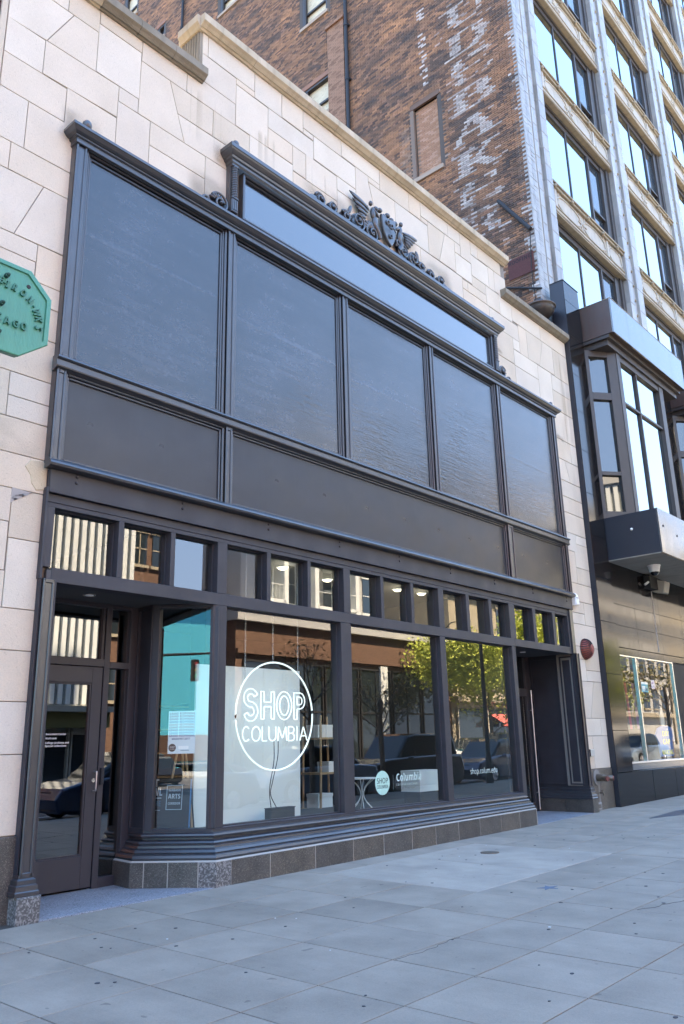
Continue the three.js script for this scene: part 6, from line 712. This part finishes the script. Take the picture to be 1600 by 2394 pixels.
  tree('young budding tree at the near kerb mirrored in the middle pane', 18.7, 7.1, 4.3, 1.1, [0.30, 0.20, 0.07], 420, 0.05); tree('young budding tree at the near kerb mirrored above the neon sign', 15.8, 7.1, 4.6, 1.2, [0.30, 0.20, 0.07], 420, 0.05); tree('young budding tree at the near kerb beside the tower', 40.5, 7.1, 5.8, 1.9, [0.26, 0.22, 0.06], 1600, 0.08); tree('bare young tree across the street by the ribbed building', 24.5, 20.7, 6.5, 1.8, [0.3, 0.22, 0.08], 350, 0.06);
  // lamp posts
  const lampPost = (label, x, z, dir) => { const t = thing('street_lamp', label, 'street lamp', null, [x, G(x), z]); const g = [rod([0, 0, 0], [0, 0.9, 0], 0.13, 12, 0.1), rod([0, 0.9, 0], [0, 8.6, 0], 0.075, 10, 0.05), ball(0, 8.7, 0, 0.08, 0.2, 0.08)]; part(t, 'pole', g, M.dark); part(t, 'arm', tube([[0, 7.9, 0], [0, 8.35, dir * 0.6], [0, 8.3, dir * 1.3], [0, 8.05, dir * 1.45]], 0.035, 18, 6), M.dark); part(t, 'globe', ball(0, 7.75, dir * 1.45, 0.2, 0.32, 0.2, 14), M.white); part(t, 'hood', rod([0, 7.95, dir * 1.45], [0, 8.15, dir * 1.45], 0.17, 12, 0.05), M.dark); };
  lampPost('black street lamp with hanging globe across the street by the ornate block', 48.6, 20.2, -1); lampPost('black street lamp with hanging globe across the street by the brown storefront', 40.8, 20.2, -1); lampPost('black street lamp at the near kerb beyond the black SUV', 24.9, 7.45, 1);
  { const t = thing('traffic_light', 'black traffic light on a long arm far down the street on the left', 'traffic light', null, [-22, G(-22), 8.4]); part(t, 'pole', [rod([0, 0, 0], [0, 6.4, 0], 0.11, 10, 0.08), rod([0, 6.1, 0], [0, 6.5, 5.5], 0.07, 8, 0.05)], M.dark); for (const [y, z] of [[5.5, 2.6], [5.7, 5.2], [3.3, 0.4]]) { const h = part(t, 'signal_head', cbox(-0.16, 0.16, y - 0.55, y + 0.5, z - 0.16, z + 0.16, 0.02), M.dark); [[0.3, [0.3, 0.02, 0.02]], [0, [0.3, 0.2, 0.02]], [-0.3, [0.03, 0.25, 0.1]]].forEach(([dy, c]) => part(h, 'lens', ball(0.17, y + dy - 0.02, z, 0.03, 0.1, 0.1), std({ color: lin(...c), roughness: 0.3 }))); } }
  { const t = thing('red_sign', 'red arrow shaped shop sign on a post far down the street on the left', 'sign', null, [-26, G(-26), 9.4]); part(t, 'post', rod([0, 0, 0], [0, 3.0, 0], 0.05, 8), M.dark); part(t, 'panel', (() => { const g = cbox(-0.05, 0.05, 2.4, 3.1, -0.9, 0.9, 0.01); return g; })(), std({ color: lin(0.55, 0.05, 0.04), roughness: 0.5 })); }

  // opposite buildings; windows are pieces of their own
  const brickTex = (a, b) => tex(512, (u, v) => { const row = Math.floor(v * 32), uu = u * 10 + (row % 2) * 0.5, fx = uu % 1, fy = (v * 32) % 1, m = fx < 0.05 || fy < 0.15, k = m ? 0.9 : 0.65 + 0.6 * hash(Math.floor(uu) % 10, row, a); return m ? [k * 0.9, k * 0.9, k * 0.9] : [k, k * b, k * b]; }, 2.2);
  const brown = std({ color: lin(0.15, 0.085, 0.055), roughness: 0.9, map: brickTex(501, 0.96) }), redB = std({ color: lin(0.28, 0.11, 0.07), roughness: 0.9, map: brickTex(503, 0.95) }), lime = std({ color: lin(0.36, 0.31, 0.23), roughness: 0.85, map: M.stone[0].map }), wht = std({ color: lin(0.66, 0.68, 0.66), roughness: 0.6 }), conc = std({ color: lin(0.42, 0.41, 0.39), roughness: 0.85 }), winG = phys({ color: lin(0.02, 0.028, 0.034), roughness: 0.05, ior: 1.8 }), blueG = phys({ color: lin(0.03, 0.05, 0.075), roughness: 0.04, ior: 2.0 });
  const house = (name, label, x0, x1, y1, z0, wallM) => { const t = thing(name, label, 'building', null, [0, 0, 0]); part(t, 'wall', box(x0, x1, -0.2, y1, z0, z0 + (name === 'turquoise_building' ? 38 : name === 'apartment_tower' ? 4 : name === 'striped_slab_block' ? 8 : 22)), wallM); part(t, 'cornice', cbox(x0 - 0.15, x1 + 0.15, y1, y1 + 0.5, z0 - 0.35, z0 + (name === 'apartment_tower' ? 4 : name === 'striped_slab_block' ? 8 : 22), 0.05), conc); return t; };
  const wins = (t, x0, x1, y0, dx, dy, w, h, rows, z, m, fm = conc) => { const cols = Math.floor((x1 - x0) / dx), g = box(-w / 2, w / 2, 0, h, -0.03, 0.12), fr = merge([box(-w / 2 - 0.12, w / 2 + 0.12, -0.16, 0, -0.12, 0.1), box(-w / 2 - 0.12, w / 2 + 0.12, h, h + 0.18, -0.1, 0.1), box(-0.03, 0.03, 0, h, -0.06, 0.0), box(-w / 2, w / 2, h * 0.5 - 0.03, h * 0.5 + 0.03, -0.06, 0)]); for (let r = 0; r < rows; r++) for (let c = 0; c < cols; c++) { const q = part(t, 'window', fr, fm); q.position.set(x0 + (c + 0.5) * (x1 - x0) / cols, y0 + r * dy, z); part(q, 'pane', g, m); } };
  const zo = 26;
  { // ribbed white metal building with olive canopy and glazed entrance
    const t = house('ribbed_building', 'white building of vertical metal ribs above an olive canopy across the street', 8, 22.2, 15.5, zo, wht); const ribs = []; for (let x = 8.1; x < 22; x += 0.42) ribs.push(cbox(x, x + 0.24, 3.7, 15.4, zo - 0.22, zo - 0.002, 0.03)); part(t, 'rib', ribs, wht).userData.kind = 'stuff'; const gap = []; for (let x = 8.36; x < 22; x += 0.42) gap.push(box(x, x + 0.12, 3.7, 15.4, zo - 0.03, zo + 0.01)); part(t, 'painted_shade_strip', gap, std({ color: lin(0.10, 0.11, 0.105), roughness: 0.9 })).userData.kind = 'stuff';  // dark strips paint the shade between the white ribs
    part(t, 'canopy', [cbox(8, 22.2, 3.3, 3.55, zo - 1.6, zo, 0.04)], M.cream); part(t, 'fascia', cbox(8, 22.2, 2.6, 3.3, zo - 1.1, zo, 0.02), std({ color: lin(0.16, 0.145, 0.05), roughness: 0.7 })); for (let x = 8.5; x < 21; x += 1.35) { const d = part(t, 'door', [box(x, x + 0.08, 0.05, 2.6, zo - 0.3, zo - 0.02), box(x + 1.2, x + 1.28, 0.05, 2.6, zo - 0.3, zo - 0.02), box(x + 0.08, x + 1.2, 2.3, 2.38, zo - 0.3, zo - 0.02)], M.cream); part(d, 'pane', box(x + 0.08, x + 1.2, 0.05, 2.3, zo - 0.1, zo - 0.05), winG); } wins(t, 16.5, 18.7, 12.2, 2.2, 3, 1.3, 1.5, 1, zo - 0.24, redB, wht); }
  { const t = house('brick_block', 'dark brown brick block with small windows across the street', 22.4, 25.3, 17, zo + 1, brown); wins(t, 22.6, 25.1, 4, 1.2, 3.4, 0.9, 1.7, 3, zo + 0.98, winG, lime); }
  { // glass apartment tower with white balconies, set back above a low front
    const t = house('apartment_tower', 'glass apartment tower with white balcony slabs across the street', 32.8, 45.5, 21, zo + 3, conc); wins(t, 32.9, 45.3, 0.8, 1.9, 3.2, 1.6, 2.5, 6, zo + 2.98, blueG, wht); const sl = []; for (let r = 1; r < 6; r++) { part(t, 'balcony', [cbox(32.7, 34.2, r * 3.2 + 0.35, r * 3.2 + 0.55, zo + 1.2, zo + 3, 0.02), cbox(37, 40.8, r * 3.2 + 0.35, r * 3.2 + 0.55, zo + 1.2, zo + 3, 0.02), box(32.7, 34.2, r * 3.2 + 1.45, r * 3.2 + 1.5, zo + 1.2, zo + 1.25), box(37, 40.8, r * 3.2 + 1.45, r * 3.2 + 1.5, zo + 1.2, zo + 1.25), ...Array.from({ length: 5 }, (_, k) => box(32.8 + k * 0.3, 32.83 + k * 0.3, r * 3.2 + 0.55, r * 3.2 + 1.45, zo + 1.21, zo + 1.24))], wht); } for (const x of [32.7, 34.3, 36.9, 40.9]) sl.push(cbox(x - 0.18, x + 0.18, 0, 20.5, zo + 1.2, zo + 3, 0.03)); part(t, 'pier', sl, wht); }
  { // low brown storefront
    const t = house('low_storefront', 'low brown brick storefront with wide dark glass across the street', 29.0, 49.2, 8.3, zo - 0.4, brown); for (let k = 0; k < 6; k++) { const x = 29.6 + k * 3.25, w = part(t, 'shop_window', [box(x - 0.1, x, 0.3, 6.2, zo - 0.52, zo - 0.38), box(x + 2.9, x + 3.0, 0.3, 6.2, zo - 0.52, zo - 0.38), box(x, x + 2.9, 6.1, 6.2, zo - 0.52, zo - 0.38), box(x, x + 2.9, 3.4, 3.5, zo - 0.5, zo - 0.38), box(x + 1.42, x + 1.48, 0.3, 6.1, zo - 0.5, zo - 0.38)], M.dark); part(w, 'pane', box(x, x + 2.9, 0.3, 6.1, zo - 0.44, zo - 0.4), winG); } part(t, 'lintel', cbox(29, 49.2, 6.5, 6.75, zo - 0.6, zo - 0.4, 0.03), brown); part(t, 'white_pier', cbox(41.2, 41.9, 0, 6.4, zo - 0.6, zo - 0.4, 0.02), wht); }
  { // ornate limestone block with red awning
    const t = house('ornate_block', 'ornate cream limestone block with paired windows behind the green tree', 49.6, 66, 22, zo - 0.2, lime); wins(t, 50, 65.6, 5.4, 2.6, 3.9, 1.5, 2.7, 4, zo - 0.22, winG, lime); const o = []; for (let x = 49.8; x < 66; x += 2.6) { o.push(rod([x, 5.0, zo - 0.45], [x, 8.6, zo - 0.45], 0.16, 10)); o.push(cbox(x - 0.28, x + 0.28, 8.6, 9.0, zo - 0.75, zo - 0.2, 0.05)); } for (const y of [4.4, 9.0, 12.9, 16.8, 20.7]) o.push(cbox(49.6, 66, y, y + 0.35, zo - 0.8, zo - 0.2, 0.06)); part(t, 'ornament', o, lime); for (let k = 0; k < 4; k++) { const x = 50.2 + k * 4, w = part(t, 'shop_window', [box(x - 0.12, x, 0.2, 4.0, zo - 0.4, zo - 0.2), box(x + 3.3, x + 3.42, 0.2, 4.0, zo - 0.4, zo - 0.2)], M.cream); part(w, 'pane', box(x, x + 3.3, 0.4, 3.9, zo - 0.3, zo - 0.22), winG); }
    const aw = []; for (let k = 0; k < 2; k++) { const x = 54.4 + k * 3.6; const g = new THREE.BufferGeometry(); const A = [x, 3.6, zo - 0.25], B = [x + 3.3, 3.6, zo - 0.25], C = [x + 3.3, 2.9, zo - 1.5], D = [x, 2.9, zo - 1.5], E2 = [x + 3.3, 2.65, zo - 1.5], F = [x, 2.65, zo - 1.5]; g.setAttribute('position', new THREE.Float32BufferAttribute([A, D, C, A, C, B, D, F, E2, D, E2, C].flat(), 3)); g.computeVertexNormals(); aw.push(metres(g)); } part(t, 'awning', aw, std({ color: lin(0.5, 0.1, 0.08), roughness: 0.8, side: THREE.DoubleSide })); }
  { const t = house('striped_slab_block', 'tall concrete apartment slab with long window bands across the street', 55, 68, 34, zo + 24, conc); for (let r = 0; r < 8; r++) { part(t, 'window_band', box(55.3, 67.7, 4 + r * 3.5, 5.9 + r * 3.5, zo + 23.9, zo + 24.1), blueG); part(t, 'balcony', cbox(54.6, 68.4, 3.2 + r * 3.5, 3.5 + r * 3.5, zo + 22.6, zo + 24, 0.02), wht); } }
  { const t = house('office_block', 'grey office block with rows of windows far right across the street', 66.6, 92, 24, zo, conc); wins(t, 67, 91.6, 4.5, 2.4, 3.6, 1.6, 2.0, 5, zo - 0.02, winG, lime); part(t, 'base', cbox(66.6, 92, 3.6, 4.0, zo - 0.5, zo, 0.04), lime); }
  { const t = house('tan_block', 'tan stone block with rows of sash windows at the far right end of the street', 92.6, 125, 22, zo, lime); wins(t, 93, 124.6, 4.5, 3.2, 3.7, 1.5, 2.1, 4, zo - 0.02, winG, conc); }
  { const t = house('brick_row', 'red brick block across the street left of the ribbed building', -14, 7.4, 19, zo, redB); wins(t, -13.6, 7, 4.5, 2.6, 3.6, 1.3, 2.0, 4, zo - 0.02, winG, lime); part(t, 'base', cbox(-14, 7.4, 3.5, 3.9, zo - 0.4, zo, 0.04), lime); }
  { // turquoise wall at the far left end, mirrored in the angled pane
    const tq = std({ color: lin(0.12, 0.62, 0.74), roughness: 0.7 }); const t = house('turquoise_building', 'building with a turquoise painted side wall far down the street on the left', -140, -86, 21, 20, conc); part(t, 'painted_wall', box(-86, -85.7, -0.2, 20.2, 19.5, 56), tq, 'turquoise painted side wall'); wins(t, -138, -88, 4, 3, 3.5, 1.4, 2, 4, 19.98, winG, lime); part(t, 'shopfront', [box(-85.7, -84.6, 0, 3.2, 20, 40)], brown); part(t, 'balcony', [cbox(-86.4, -85, 20.2, 24, 19, 42, 0.05)], wht); part(t, 'shaft', box(-85.6, -85.2, 0, 18, 24, 27), std({ color: lin(0.3, 0.34, 0.34), roughness: 0.7 })); part(t, 'window', [box(-85.72, -85.6, 13.5, 16, 21.6, 22.6)], brown); }
  { const t = house('stone_block', 'stone fronted block on the shop side far down the street on the left', -120, -34, 22, -25, lime); wins(t, -119, -35, 4, 3, 3.6, 1.5, 2.2, 4, -2.98, winG, conc); }
}
renderer.render(scene, camera);
